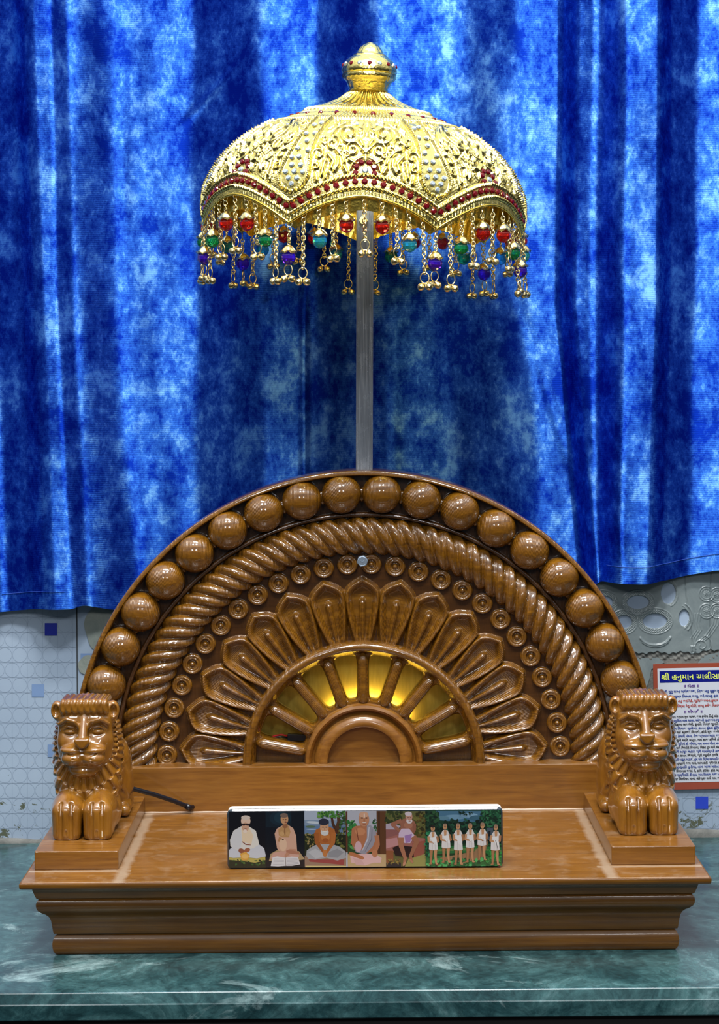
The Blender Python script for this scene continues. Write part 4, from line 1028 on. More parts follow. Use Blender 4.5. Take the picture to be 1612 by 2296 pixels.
for (hx, hy, fx, fy, lean, stick) in ((760, 318, 765, 690, 6, 0), (890, 298, 900, 670, 0, 0), (1027, 295, 1030, 690, 0, 0), (1157, 292, 1155, 665, 0, 0), (1287, 285, 1280, 640, 0, 0), (1428, 305, 1420, 690, -8, 1)):
    SK = (196, 146, 104); SK2 = (168, 118, 80); WH = (226, 222, 220)
    Q.limb([(fx - 22, fy - 170), (fx - 26, fy - 80), (fx - 30, fy)], (20, 14, 9), SK2); Q.limb([(fx + 22, fy - 170), (fx + 20, fy - 80), (fx + 28, fy)], (20, 14, 9), SK)
    Q.poly([(fx - 48, fy - 150), (fx - 44, fy - 240), (fx + 40, fy - 240), (fx + 46, fy - 150), (fx, fy - 140)], WH)
    Q.poly([(hx - 46, hy + 80), (hx - 20, hy + 36), (hx + 24, hy + 36), (hx + 46, hy + 80), (fx + 42, fy - 225), (fx - 44, fy - 225)], (222, 216, 212))
    Q.poly([(hx - 14, hy + 38), (hx + 18, hy + 38), (hx + 12, hy + 110), (hx - 8, hy + 120)], SK)
    Q.limb([(hx - 46, hy + 84), (fx - 50, hy + 140), (fx - 4, hy + 150)], (13, 11, 8), SK); Q.limb([(hx + 46, hy + 84), (fx + 50, hy + 140), (fx + 4, hy + 158)], (13, 11, 8), SK2)
    Q.poly([(fx - 36, hy + 100), (fx + 30, hy + 90), (fx + 44, fy - 190), (fx + 10, fy - 200)], (236, 234, 232)); Q.limb([(fx - 10, fy - 225), (fx - 12, fy - 150)], (1.6, 1.6), (190, 184, 184)); Q.limb([(fx + 16, fy - 225), (fx + 18, fy - 150)], (1.6, 1.6), (190, 184, 184))
    Q.ell(hx, hy, 22, 32, SK); Q.ell(hx, hy - 20, 21, 14, (150, 120, 100) if hx != 760 else (40, 30, 28)); Q.ell(hx - 7, hy, 5, 3, (70, 44, 34)); Q.ell(hx + 8, hy, 5, 3, (70, 44, 34)); Q.ell(hx, hy + 16, 7, 2.4, (130, 76, 62))
    Q.ell(fx - 34, fy + 4, 16, 7, SK2); Q.ell(fx + 34, fy + 4, 16, 7, SK)
    if stick: Q.limb([(fx + 4, fy - 250), (fx + 74, fy - 10)], (3, 3), (50, 30, 24))
Q.ell(1465, 722, 26, 12, (170, 80, 70))
me = bpy.data.meshes.new('painted_print'); me.from_pydata(Q.v, [], Q.f); me.materials.append(M['print'])
ca_ = me.color_attributes.new('Col', 'FLOAT_COLOR', 'CORNER'); buf = []
for pl in me.polygons: buf += list((*Q.c[pl.index], 1.0)) * pl.loop_total
ca_.data.foreach_set('color', buf)
bm = bmesh.new(); bm.from_mesh(me); bmesh.ops.triangulate(bm, faces=bm.faces); 
for f_ in bm.faces:
    f_.normal_update()
    if f_.normal.y > 0: f_.normal_flip()
bm.to_mesh(me); bm.free()
link(bpy.data.objects.new('painted_print', me), pb_)

# ------------------------------------------------------------------ poster
PC = wpt(1463, 1488); PW, PHt = 178 * sw, 284 * sw
po = empty('prayer_poster', (PC[0], WALLY - 0.0030, PC[2])); po.rotation_euler = (0, -ROLL * -1 * 0 - 0.012, 0)
tag(po, 'red bordered paper prayer poster with Gujarati verses on the wall behind the right lion', 'poster')
def pquad(g, x0, y0, x1, y1, off, mi, r=0):
    if not r:
        g.add([(x0 * sw, -off, -y1 * sw), (x1 * sw, -off, -y1 * sw), (x1 * sw, -off, -y0 * sw), (x0 * sw, -off, -y0 * sw)], [(0, 1, 2, 3)], mi); return
    pts = []
    for cx, cy, a0 in ((x1 - r, y1 - r, 0), (x1 - r, y0 + r, -90), (x0 + r, y0 + r, -180), (x0 + r, y1 - r, 90)):
        for k in range(6):
            a = R(a0 + 90 * (1 - k / 5) if False else a0 + 90 - 90 * k / 5); pts.append((cx + r * math.cos(a), cy + r * math.sin(a)))
    g.add([(x * sw, -off, -y * sw) for x, y in pts], [tuple(range(len(pts)))], mi)
g = MB()
g.box(0.5 * sw, 177.5 * sw, -0.0004, 0.0016, -281.5 * sw, -0.5 * sw, 0)
pquad(g, 0, 0, 178, 282, 0.0005, 0, 7)
pquad(g, 9.5, 10, 170, 266, 0.0007, 1)
pquad(g, 14, 16, 166, 42, 0.0009, 2)
o = g.build('poster_sheet', [M['p_red'], M['p_white'], M['p_navy']], po, False, recalc=False)
def fixi(s):   # the short i sign is written before its consonant cluster
    out = []; V_ = '\u0acd'
    for ch in s:
        if ch == '\u0abf':
            i = len(out) - 1
            while i >= 2 and out[i - 1] == V_: i -= 2
            out.insert(max(i, 0), ch)
        else: out.append(ch)
    return ''.join(out)
TX = [('શી હનુમાન ચાલીસા', 18, 35.5, 17.5, 't_yellow', 132), ('॥ દોહા ॥', 68, 53, 8.0, 't_purple', 34),
      ('શ્રી ગુરુ ચરન સરોજ રજ, નિજ મનુ મુકુર સુધારી', 19, 64.5, 7, 't_blue', 142), ('બરનઉં રઘુબર બિમલ જસુ, જો દાયકુ ફલ ચારી', 19, 75.5, 7, 't_blue', 142),
      ('બુદ્ધિહીન તનુ જાનિકે, સુમિરૌ પવન-કુમાર', 22, 86.0, 7, 't_red', 122), ('બલ બુદ્ધિ વિદ્યા દેહુ મોહિં, હરહુ કલેશ વિકાર', 22, 97, 7, 't_red', 124),
      ('॥ ચોપાઈ ॥', 68, 110.5, 8.0, 't_purple', 40)]
CH = ['જય હનુમાન જ્ઞાન ગુન સાગર, જય કપીસ તિહું લોક ઉજાગર', 'રામદૂત અતુલિત બલ ધામા, અંજની પુત્ર પવનસુત નામા', 'મહાવીર વિક્રમ બજરંગી, કુમતિ નિવાર સુમતિ કે સંગી',
      'કંચન વરન વિરાજ સુબેસા, કાનન કુંડલ કુંચિત કેશા', 'હાથ વજ્ર ઔ ધ્વજા વિરાજૈ, કાંધે મૂંજ જનેઉ સાજે', 'શંકર સુવન કેસરી નંદન, તેજ પ્રતાપ મહા જગ વંદન',
      'વિદ્યાવાન ગુની અતિ ચાતુર, રામ કાજ કરિબે કો આતુર', 'પ્રભુ ચરિત્ર સુનિબે કો રસિયા, રામ લખન સીતા મન બસિયા', 'સૂક્ષ્મ રૂપ ધરી સિયહિં દિખાવા, વિકટ રૂપ ધરી લંક જરાવા',
      'ભીમ રૂપ ધરી અસુર સંહારે, શ્રી રામચંદ્ર કે કાજ સંવારે', 'લાય સજીવન લખન જિયાયે, શ્રી રઘુવીર હરષિ ઉર લાયે', 'રઘુપતિ કીન્હી બહુત બડાઈ, તુમ મમ પ્રિય ભરતહી સમ ભાઈ',
      'સહસ બદન તુમ્હરો જસ ગાવૈ, અસ કહી શ્રીપતિ કંઠ લગાવૈ', 'સનકાદિક બ્રહ્માદિ મુનીસા, નારદ સારદ સહિત અહીસા', 'જમ કુબેર દિગપાલ જહાં તે, કવિ કોવિદ કહિ સકે કહાં તે',
      'તુમ ઉપકાર સુગ્રીવહિં કીન્હા, રામ મિલાય રાજ પદ દીન્હા', 'તુમ્હરો મંત્ર વિભીષન માના, લંકેશ્વર ભયે સબ જગ જાના']
for k, s in enumerate(CH): TX.append((s, 19, 121 + k * 8.68, 6.6, 't_blue' if k % 2 else 't_black', 146))
tv, tf, tm = [], [], []; tmats = ['t_yellow', 't_purple', 't_blue', 't_red', 't_black']; nb = 0
for s, x0, yb, size, mt, wid in TX:
    cu = bpy.data.curves.new('line', 'FONT'); cu.body = fixi(s); cu.size = 1.0;  cu.offset = 0.02 if size > 10 else 0.034; cu.resolution_u = 3
    to = bpy.data.objects.new('line', cu); C.objects.link(to)
    dg = bpy.context.evaluated_depsgraph_get(); me = bpy.data.meshes.new_from_object(to.evaluated_get(dg))
    vv = np.array([v.co for v in me.vertices]) if len(me.vertices) else np.zeros((0, 3))
    if len(vv):
        lo, hi = vv[:, 0].min(), vv[:, 0].max()
        X_ = x0 + (vv[:, 0] - lo) / (hi - lo) * wid; Z_ = yb - vv[:, 1] * size
        tv.append(np.stack([X_ * sw, np.full(len(X_), -0.00115), -Z_ * sw], 1))
        for p_ in me.polygons: tf.append(tuple(i + nb for i in p_.vertices)); tm.append(tmats.index(mt))
        nb += len(vv)
    bpy.data.objects.remove(to); bpy.data.meshes.remove(me)
    if mt == 't_yellow':     # the conjunct stroke of the first letter
        q = [(27.4, 29.5), (28.7, 30.8), (22.6, 35.8), (21.1, 34.6)]
        tv.append(np.array([(a * sw, -0.00115, -b * sw) for a, b in q])); tf.append((0 + nb, 3 + nb, 2 + nb, 1 + nb)); tm.append(0); nb += 4
if tv:
    me = bpy.data.meshes.new('printed_verses'); me.from_pydata(np.concatenate(tv).tolist(), [], tf)
    for t_ in tmats: me.materials.append(M[t_])
    me.polygons.foreach_set('material_index', tm)
    link(bpy.data.objects.new('printed_verses', me), po)

# ------------------------------------------------------------------ the golden parasol
SQ = 0.80                      # depth of the canopy compared with its width
RIM = np.array(at(813, 523, 2.141)); 
CH_ = empty('golden_parasol', (0.0008, 0.0525, 0.0))
tag(CH_, 'golden jewelled ceremonial parasol on a steel pole, fringed with crystal beads and bells', 'parasol')
CO = Vector(CH_.location)
TILT = R(2.9)
rot = Matrix.Rotation(TILT, 4, 'Y')
def place(o, parent=CH_):
    """canopy-space object: put it at the rim centre, tilted"""
    o.parent = parent; o.matrix_local = Matrix.Translation(Vector(RIM) - CO) @ rot @ o.matrix_local; return o
u_ = 1 / 2237.0
PROF = np.array([(360, -6), (360, 0), (360, 30), (358.5, 61), (353, 88), (342, 113), (326, 143), (291, 183), (258, 208), (226, 228), (196, 242), (186, 247), (150, 262), (125, 273), (92, 284), (66, 296), (50, 308), (43, 318)], float) * u_
# smooth the profile
tq = np.linspace(0, 1, len(PROF)); tf_ = np.linspace(0, 1, 400)
Rz = np.interp(tf_, tq, PROF[:, 0]); Zz = np.interp(tf_, tq, PROF[:, 1])
kk = np.ones(13) / 13
Rz = np.convolve(np.pad(Rz, 6, 'edge'), kk, 'valid'); Zz = np.convolve(np.pad(Zz, 6, 'edge'), kk, 'valid')
def rad_at(z): return np.interp(z, Zz, Rz)
NS = 7; HS = 0.0275
def edge(th):
    t = ((th / (2 * PI / NS) + 0.5) % 1.0 - 0.5) * 2
    return HS * (1 - np.abs(t) ** 1.75)
def cpos(th, z, out=0.0):
    r = rad_at(z); dr = (rad_at(z + 0.001) - rad_at(z - 0.001)) / 0.002
    n = np.array([math.sin(th), -math.cos(th) / SQ, -dr]); n = n / np.linalg.norm(n)
    return np.array([r * math.sin(th), -SQ * r * math.cos(th), z]) + n * out, n
def canopy():
    NT_ = 320; nth, nv = NS * NT_, 240
    th1 = (np.arange(NT_) / NT_ - 0.5) * (2 * PI / NS)   # one scallop
    vv = np.linspace(0, 1, nv)
    TH, VV = np.meshgrid(th1, vv, indexing='ij')
    ztop = Zz[-1]; E = edge(TH); Z = E + (ztop - E) * VV
    Rr = rad_at(Z); H = np.zeros_like(Z)
    d = Z - E; U = TH / (PI / NS)
    X = TH * Rr
    slope = 1.0
    # frill
    fr = (d < 0.0062); H += np.where(fr, 0.0007 * np.sin(TH * NS * 44), 0)
    def rope(dc, hw, amp, k=38, sl=900):
        q = np.clip(1 - ((d - dc) / hw) ** 2, 0, 1)
        return np.sqrt(q) * amp * (1 + 0.38 * np.sin(TH * NS * k + (d - dc) * sl * np.sign(U + 1e-9)))
    H += rope(0.0082, 0.0021, 0.0024)
    H += rope(0.0198, 0.0024, 0.0028)
    # body relief
    def ridge(pts, wd, amp, mirror=True):
        nonlocal H
        pts = np.array(pts, float); seg = []
        for a, b in zip(pts[:-1], pts[1:]):
            k = max(2, int(np.hypot(*(b - a)) / 0.0007)); t = np.linspace(0, 1, k, endpoint=False)[:, None]; seg.append(a + (b - a) * t)
        q = np.concatenate(seg)
        for sg in ((1, -1) if mirror else (1,)):
            dd = np.full(X.shape, 9.0)
            for s in q: dd = np.minimum(dd, np.hypot(X - sg * s[0], Z - s[1]))
            H = np.maximum(H, 1.3 * amp * np.exp(-(dd / wd) ** 2)) if amp > 0 else H + amp * np.exp(-(dd / wd) ** 2)
    def sp(cx, cz, r0, r1, a0, a1, n=30):
        a = np.radians(np.linspace(a0, a1, n)); r = np.linspace(r0, r1, n); return np.stack([cx + r * np.cos(a), cz + r * np.sin(a)], 1)
    ridge(sp(0.0165, 0.088, 0.0105, 0.0025, -120, 330), 0.0014, 0.0030)
    ridge([(0.010, 0.079), (0.004, 0.072), (0.0, 0.068)], 0.0014, 0.0030)
    ridge(sp(0.0125, 0.0715, 0.0065, 0.0020, 60, -300), 0.0013, 0.0026)
    ridge([(0.0, 0.100), (0.003, 0.094), (0.0, 0.086)], 0.0022, 0.0028)
    ridge(sp(0.032, 0.077, 0.0080, 0.0020, 100, 480), 0.0013, 0.0026)
    ridge([(0.028, 0.070), (0.022, 0.064), (0.020, 0.058)], 0.0016, 0.0028)
    ridge([(0.036, 0.066), (0.030, 0.059), (0.032, 0.052)], 0.0020, 0.0028)
    ridge([(0.026, 0.063), (0.0255, 0.056), (0.029, 0.050)], 0.0019, 0.0028)
    ridge([(0.020, 0.099), (0.028, 0.094), (0.033, 0.087)], 0.0016, 0.0026)
    ridge([(0.038, 0.060), (0.040, 0.052), (0.041, 0.045)], 0.0018, 0.0026)
    ridge([(0.0, 0.064), (0.0, 0.061)], 0.003, 0.0028, False)
    ridge(sp(0.0, 0.0505, 0.0138, 0.0138, 5, 175), 0.0012, 0.0022, False)
    for cx, cz, r_, a_ in ((0.045, 0.066, 0.006, 0), (0.0065, 0.0905, 0.004, 90), (0.040, 0.081, 0.005, 200), (0.018, 0.066, 0.0035, 40), (0.0475, 0.055, 0.0045, 120), (0.024, 0.073, 0.0035, 260), (0.028, 0.0995, 0.0035, 20)):
        ridge(sp(cx, cz, r_, r_ * 0.25, a_, a_ + 400), 0.0010, 0.0024)
    for x_, z_, an in ((0.013, 0.060, 30), (0.019, 0.0525, 60), (0.036, 0.0460, 100), (0.046, 0.0445, 80), (0.005, 0.0790, 60), (0.034, 0.0935, 150), (0.012, 0.1015, 160), (0.044, 0.0735, 45)):
        c_, s2 = math.cos(R(an)), math.sin(R(an)); ridge([(x_ - c_ * 0.0035, z_ - s2 * 0.0035), (x_ + c_ * 0.0035, z_ + s2 * 0.0035)], 0.0017, 0.0026)
    H += np.where((H < 0.0006) & (d > 0.023) & (Z < 0.104), 0.0004 * np.abs(np.sin(X * 1300 + 2 * np.sin(Z * 500)) * np.sin(Z * 1200 + 2 * np.sin(X * 420))), 0)
    # teardrop panels on the valleys
    Xv = (PI / NS - np.abs(TH)) * Rr
    zt = np.linspace(0.030, 0.104, 40)
    wv = np.interp(zt, [0.030, 0.033, 0.038, 0.045, 0.055, 0.070, 0.085, 0.104], [0.0, 0.008, 0.0130, 0.0155, 0.0140, 0.0105, 0.0085, 0.0080])
    dd = np.full(X.shape, 9.0)
    for a, b in zip(wv, zt): dd = np.minimum(dd, np.hypot(Xv - a, Z - b))
    inside = (Xv < np.interp(Z, zt, wv)) & (Z > 0.030) & (Z < 0.104)
    H = np.where(inside & (dd > 0.0012), 0.0010, H)
    H = np.maximum(H, 0.0052 * np.exp(-(dd / 0.0015) ** 2) * (1 + 0.2 * np.sin(Z * 5200)))
    # top band
    ztb = [(0.1065, 0.0016, 0.0022), (0.1195, 0.0016, 0.0024)]
    inb = (Z > 0.105) & (Z < 0.1205); H = np.where(inb, 0.0004 + 0.0006 * np.sin(TH * NS * 22) * np.sin((Z - 0.105) * 700), H)
    for c_, hw, am in ztb: H = np.maximum(H, np.sqrt(np.clip(1 - ((Z - c_) / hw) ** 2, 0, 1)) * am * (1 + 0.25 * np.sin(TH * NS * 30 + (Z - c_) * 900)))
    up = Z > 0.1212
    H = np.where(up, 0.0016 * np.abs(np.sin(TH * NS * 2.5)) * smooth01((Z - 0.1212) / 0.004) * smooth01((Zz[-1] - Z) / 0.004), H)
    H[:, -1] = 0
    dr = (rad_at(Z + 0.0008) - rad_at(Z - 0.0008)) / 0.0016
    G = []
    for s in range(NS):
        t = TH + s * 2 * PI / NS
        nrm = np.stack([np.sin(t), -np.cos(t), -dr], -1); nrm /= np.linalg.norm(nrm, axis=-1)[..., None]
        Pp = np.stack([Rr * np.sin(t), -Rr * np.cos(t), Z], -1) + nrm * H[..., None]
        Pp[..., 1] *= SQ; G.append(Pp)
    P = np.concatenate(G, 0)
    g = MB(); g.grid(P, cu=True)
    return g.build('canopy', M['gold'], None, True, None)
can = canopy(); place(can)
# inner lining of the canopy and its folded edge
g = MB(); nth = NS * 40; th = np.arange(nth) / nth * 2 * PI; G = []
for v_ in np.linspace(0, 1, 40):
    E = edge(th); Z = E + (Zz[-1] - 0.004 - E) * v_; Rr = rad_at(Z) - 0.0030 * min(1, 0.25 + v_ * 12)
    Rr = Rr + 0.0012 * np.sin(th * NS * 20) * (1 if 0 < v_ < 0.9 else 0)
    G.append(np.stack([Rr * np.sin(th), -SQ * Rr * np.cos(th), Z], -1))
g.grid(np.array(G), cv=True)
g.tube([cpos(t, float(edge(np.array(t))) + 0.0002)[0] for t in th], 0.0013, 6, closed=True)
place(g.build('lining', M['gold_in']))
# inner hanging frill seen in the scallop gaps
g = MB(); G = []
for z_, rr_ in ((0.030, 0.150), (0.018, 0.1485), (0.008, 0.1475)):
    zz_ = z_ + 0 * th; rad_ = rr_ + 0.0012 * np.sin(th * 160)
    G.append(np.stack([rad_ * np.sin(th), -SQ * rad_ * np.cos(th), zz_ + 0.7 * (edge(th) - 0.018)], -1))
g.grid(np.array(G), cv=True); place(g.build('inner_frill', M['gold_in']))

# finial
fp = [(43, 316), (44.5, 318), (45, 320), (43, 321.5), (43, 324), (45, 327), (48, 333), (49, 337), (53, 341), (57.5, 344), (59.5, 347), (60, 352), (58.5, 355), (60.5, 357), (62, 361), (61.5, 366), (58, 376), (52, 385), (44, 392), (38, 396), (37.5, 398.5), (34, 400), (30, 402), (27, 408), (22.5, 415), (17, 421), (13, 423), (10, 425), (6, 427), (0.5, 427.5)]
fp = [(r * u_, h * u_) for r, h in fp]
nf = 96; g = MB(); P = np.zeros((nf, len(fp), 3)); a = np.linspace(0, 2 * PI, nf, endpoint=False)
for j, (r, h) in enumerate(fp):
    hh = h / u_; mod = 0 * a
    if 341 <= hh <= 356: mod = 0.02 * np.sin(a * 32 + hh * .5)
    if 324 <= hh <= 340: mod = 0.03 * np.abs(np.sin(a * 6))
    if 361 <= hh <= 392: mod = 0.015 * np.abs(np.sin(a * 6 + .3))
    if 401 <= hh <= 418: mod = 0.05 * np.abs(np.sin(a * 4))
    P[:, j, 0] = r * (1 + mod) * np.cos(a); P[:, j, 1] = r * (1 + mod) * np.sin(a); P[:, j, 2] = h
g.grid(P, cu=True); fin = place(g.build('finial', M['gold'], None, True, 50))

# gems
def gem_mesh(name, mat, r):
    g = MB(); n = 8; pts = []
    for rr_, z, tw in ((1.0, 0.0, 0), (1.0, 0.22, 0), (0.62, 0.62, 0.5)):
        for k in range(n): a = 2 * PI * (k + tw) / n; pts.append((r * rr_ * math.cos(a), r * rr_ * math.sin(a), r * z))
    f = [tuple(range(2 * n, 3 * n)), tuple(range(n))[::-1]]
    for k in range(n):
        k2 = (k + 1) % n
        f.append((k, k2, n + k2, n + k)); f += [(n + k, n + k2, 2 * n + k), (n + k2, 2 * n + k2, 2 * n + k)]
    g.add(pts, f); return g.mesh(name, mat, False)
GR_ = gem_mesh('red_gem', M['red_gem'], 0.0031); GC_ = gem_mesh('clear_gem', M['clear_gem'], 0.0029); GRs = gem_mesh('red_gem', M['red_gem'], 0.0024)
def put_gem(me, pos, nrm, parent, sc=1.0):
    o = bpy.data.objects.new(me.name.split('.')[0], me); C.objects.link(o); o.parent = parent
    q = Vector(nrm).to_track_quat('Z', 'Y')
    o.matrix_local = Matrix.Translation(Vector(pos)) @ q.to_matrix().to_4x4() @ Matrix.Rotation(random.uniform(0, 1), 4, 'Z') @ Matrix.Scale(sc, 4)
    return o
SC = 2 * PI / NS
# row between the ropes
ts_ = np.linspace(-1, 1, 400); xa = ts_ * SC / 2 * 0.16; za = HS * (1 - np.abs(ts_) ** 1.75)
cum = np.concatenate([[0], np.cumsum(np.hypot(np.diff(xa), np.diff(za)))]); NG = 17
cnt_r = 0
for s in range(-2, 3):
    for k in range(NG):
        t = np.interp(cum[-1] * (k + 0.5) / NG, cum, ts_); th_ = (s + t / 2) * SC
        if abs(th_) > R(97): continue
        z = float(edge(np.array(th_))) + 0.0140
        p, n = cpos(th_, z, 0.0006); put_gem(GR_, p, n, can); cnt_r += 1
# flowers above each scallop
for s in range(-1, 2):
    z0 = 0.0515; th0 = s * SC; r = float(rad_at(z0))
    for a in (-15, 25, 65, 115, 155, 195):
        z = z0 + 0.0088 * math.sin(R(a)); p, n = cpos(th0 + 0.0092 * math.cos(R(a)) / r, z, 0.001); put_gem(GR_, p, n, can); cnt_r += 1
    p, n = cpos(th0, z0, 0.001); put_gem(GC_, p, n, can, 1.15)
# clear stones on the valley panels
pan = [(0, .037), (-.0045, .0425), (.0045, .0425), (-.009, .0485), (0, .049), (.009, .0485), (-.0048, .0555), (.0048, .0555), (-.0072, .063), (.0005, .0635), (.0068, .070), (-.0052, .072), (.001, .0795), (-.0045, .087), (.0045, .0875), (-.003, .0965), (.0035, .0985)]
for s in (-1.5, -0.5, 0.5, 1.5):
    for x, z in pan:
        r = float(rad_at(z)); p, n = cpos(s * SC + x / r, z, 0.0016); put_gem(GC_, p, n, can)
for k in range(-6, 7):
    th_ = (k + 0.3) * R(13.5)
    if abs(th_) < R(95): p, n = cpos(th_, 0.1130, 0.0004); put_gem(GRs, p, n, can, 1.05); cnt_r += 1
for s in (-1, 0, 1):
    for dx in (-0.0095, 0.0095):
        z = 0.0985; r = float(rad_at(z)); p, n = cpos(s * SC + dx / r, z, 0.0008); put_gem(GC_, p, n, can, 0.6)
for k in range(9):
    th_ = R(-88 + 22 * k); r = 58.5 * u_; 
    p = (r * math.sin(th_), -r * math.cos(th_), 374 * u_); n = (math.sin(th_), -math.cos(th_), 0.35)
    put_gem(GRs if k % 2 == 0 else GC_, p, n, fin, 1.0 if k % 2 == 0 else 0.85)

# pole and its nut
top = Matrix.Translation(Vector(RIM)) @ rot @ Vector((0, 0, 0.060)); bot = Vector((0.0009, 0.0525, 0.150))
g = MB(); hw = 0.0086; hd = 0.0075; rc = 0.0012
sec = []
for cx, cy, a0 in ((hw - rc, hd - rc, 0), (-hw + rc, hd - rc, 90), (-hw + rc, -hd + rc, 180), (hw - rc, -hd + rc, 270)):
    for k in range(4): a = R(a0 + 30 * k); sec.append((cx + rc * math.cos(a), cy + rc * math.sin(a)))
rows = []
for t in np.linspace(0, 1, 12):
    c_ = bot.lerp(top, float(t)); rows.append([(c_.x + x, c_.y + y, c_.z) for x, y in sec])
g.grid(np.array(rows), cv=True)
g.add(rows[0], [tuple(range(len(sec)))[::-1]]); g.add(rows[-1], [tuple(range(len(sec)))])
# raised seam running down the face
g.tube([tuple(bot.lerp(top, float(t)) + Vector((0.0042, -hd, 0))) for t in np.linspace(0, 1, 12)], 0.0005, 6)
o = g.build('pole', M['steel'], None, True, 40); o.parent = CH_; o.location = -CO
p = Vector(at(809, 493, 2.132)); 
g = MB(); g.add([(0.0042 * math.cos(k * PI / 3), y, 0.0042 * math.sin(k * PI / 3)) for y in (-0.002, 0.004) for k in range(6)],
      [tuple(range(6)), tuple(range(6, 12))[::-1]] + [(k, 6 + k, 6 + (k + 1) % 6, (k + 1) % 6) for k in range(6)])
g.tube([(0, -0.0035, 0), (0, 0.002, 0)], 0.0018, 10)
tpos = (p.z - bot.z) / (top.z - bot.z); cpt = bot.lerp(top, tpos)
o = g.build('nut', M['zinc'], None, False); o.parent = CH_; o.location = Vector((cpt.x - 0.0016, cpt.y - hd - 0.001, p.z)) - CO

# small lamp under the crown of the canopy
ld = bpy.data.lights.new('canopy_lamp', 'POINT'); ld.energy = 0.13; ld.color = (0.95, 0.97, 1.0); ld.shadow_soft_size = 0.012
lo = bpy.data.objects.new('canopy_lamp', ld); C.objects.link(lo); lo.location = Vector(RIM) + Vector((0.0, -0.035, 0.045))

# ---- hanging tassels
def link_ring(g, c, rx, rz, r, turn, nu=12, nv=5):
    pts = [(c[0] + rx * math.cos(a) * math.cos(turn), c[1] + rx * math.cos(a) * math.sin(turn), c[2] + rz * math.sin(a)) for a in np.linspace(0, 2 * PI, nu, endpoint=False)]
    g.tube(pts, r, nv, closed=True)
def chain_mesh(L_, name):
    g = MB(); link_ring(g, (0, 0, -0.0022), 0.0026, 0.0034, 0.00055, 0.4)
    z = -0.0056; k = 0; stepz = 0.0034
    while -z < L_:
        link_ring(g, (0, 0, z - 0.0022), 0.0020, 0.0026, 0.00062, (k % 2) * PI / 2 + 0.5 + 0.25 * k, 10, 5); z -= stepz; k += 1
    me = g.mesh(name, M['gold_chain']); return me, -z
def bead_mesh(mat):
    g = MB(); pr = []
    for k in range(8): a = PI * (k + 0.5) / 8; pr.append((0.0070 * math.sin(a), 0.0073 * -math.cos(a)))
    g.lathe([(0.0003, -0.0074)] + pr + [(0.0003, 0.0074)], 12)
    return g.mesh('crystal_bead', mat, False)
g = MB(); nc = 24; P = np.zeros((nc, 6, 3))
for j, (r, z) in enumerate([(0.0008, 0.0098), (0.0026, 0.0092), (0.0048, 0.0072), (0.0064, 0.0045), (0.0078, 0.0020), (0.0080, 0.0030)]):
    for i in range(nc):
        a = 2 * PI * i / nc; w_ = 1 + (0.10 * math.cos(a * 6) if j > 2 else 0); zz = z + (0.0011 * math.cos(a * 6) if j > 3 else 0)
        P[i, j] = (r * w_ * math.cos(a), r * w_ * math.sin(a), zz)
g.grid(P, cu=True); link_ring(g, (0, 0, 0.0115), 0.0018, 0.0022, 0.0006, 0)
CAP = g.mesh('bead_cap', M['gold_chain'])
BEADS = {k: bead_mesh(M['bead_' + k]) for k in ('red', 'green', 'teal', 'purple')}
g = MB(); g.lathe([(0.0002, -0.0038), (0.0014, -0.0036), (0.0030, -0.0022), (0.00375, -0.0003), (0.00385, 0.0), (0.00375, 0.0003), (0.0032, 0.0019), (0.0018, 0.0033), (0.0009, 0.0038), (0.0009, 0.0050), (0.0003, 0.0053)], 14)
BELL = g.mesh('bell', M['bell'])
g = MB(); link_ring(g, (0, 0, 0), 0.0042, 0.0050, 0.0006, 0, 22, 6); RING = g.mesh('ring', M['bell'])
chains = {}
def mkobj(name, me, parent, mat):
    o = bpy.data.objects.new(name, me); C.objects.link(o); o.parent = parent; o.matrix_local = mat; return o
inv = rot.to_3x3().inverted()
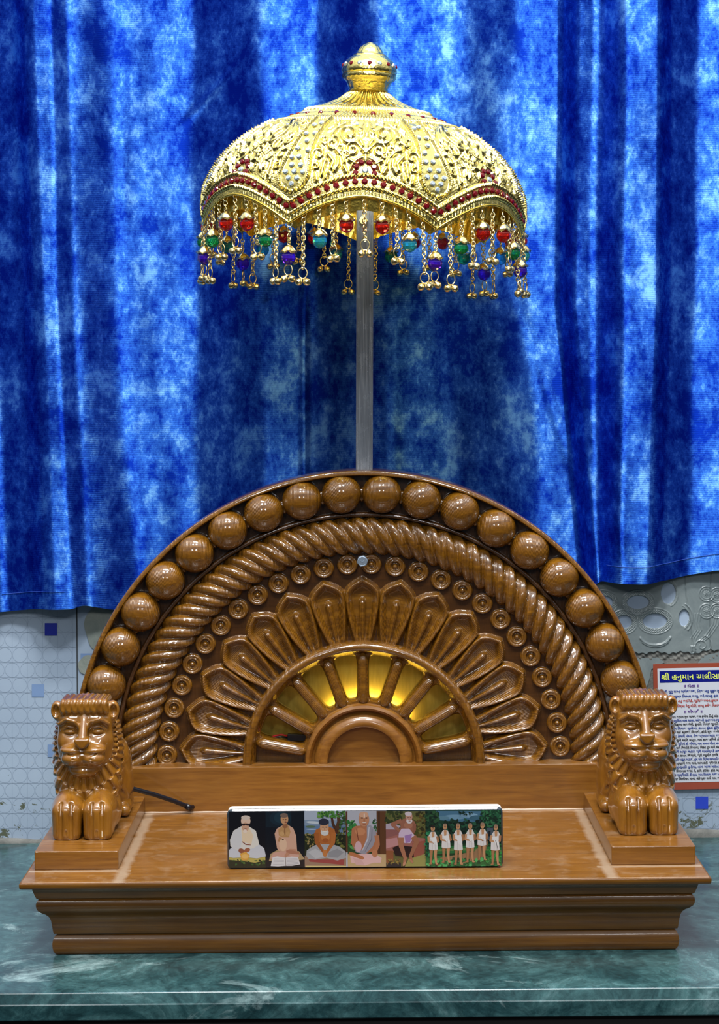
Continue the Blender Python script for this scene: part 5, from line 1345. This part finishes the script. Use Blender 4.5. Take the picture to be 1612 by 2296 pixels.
def tassel(th_, kind, Lc):
    e_ = float(edge(np.array(th_))); p, n = cpos(th_, e_ + 0.002, -0.001)
    P0 = Matrix.Translation(Vector(RIM)) @ rot @ Vector(p)
    key = round(Lc, 3)
    if key not in chains: chains[key] = chain_mesh(key, 'tassel_chain')
    me, Lr = chains[key]
    jig = random.uniform(-0.3, 0.3)
    root = mkobj('tassel', me, CH_, Matrix.Translation(P0 - CO) @ Matrix.Rotation(random.uniform(-0.04, 0.04), 4, 'Y') @ Matrix.Rotation(random.uniform(-0.04, 0.04), 4, 'X') @ Matrix.Rotation(th_ + jig, 4, 'Z'))
    z = -Lr
    if kind in BEADS:
        root['label'] = 'hanging tassel with a %s crystal bead' % {'red': 'red', 'green': 'green', 'teal': 'turquoise', 'purple': 'violet'}[kind]
        mkobj('bead_cap', CAP, root, Matrix.Translation((0, 0, z - 0.0130)))
        mkobj('crystal_bead', BEADS[kind], root, Matrix.Translation((0, 0, z - 0.0150)) @ Matrix.Rotation(random.uniform(0, 1), 4, 'Z'))
        z -= 0.0225
        if kind != 'purple': return
    z -= 0.0046
    ty = random.uniform(-0.5, 0.5)
    mkobj('ring', RING, root, Matrix.Translation((0, 0, z)) @ Matrix.Rotation(ty, 4, 'Z'))
    z -= 0.0050
    for sg in (-1, 1):
        dx = sg * random.uniform(0.0036, 0.0042)
        mkobj('bell', BELL, root, Matrix.Translation((dx * math.cos(ty), dx * math.sin(ty), z - 0.0035)) @ Matrix.Rotation(sg * -0.75, 4, 'Y'))
for s in range(NS):
    c0 = s * SC; col = 'teal' if s % 2 == 0 else 'green'
    if s == NS - 1: col = 'green'
    #  positions inside a scallop, t in [-1, 1]
    for t, k, L_ in ((-1.0, 'purple', 0.018), (-0.80, 'bell', 0.050), (-0.60, col, 0.017), (-0.42, 'bell', 0.042), (-0.24, 'red', 0.012), (0.0, 'bell', 0.040), (0.24, 'red', 0.012), (0.42, 'bell', 0.042), (0.60, col, 0.017), (0.80, 'bell', 0.050)):
        tassel(c0 + t * SC / 2, k, L_)
print('red gems', cnt_r)
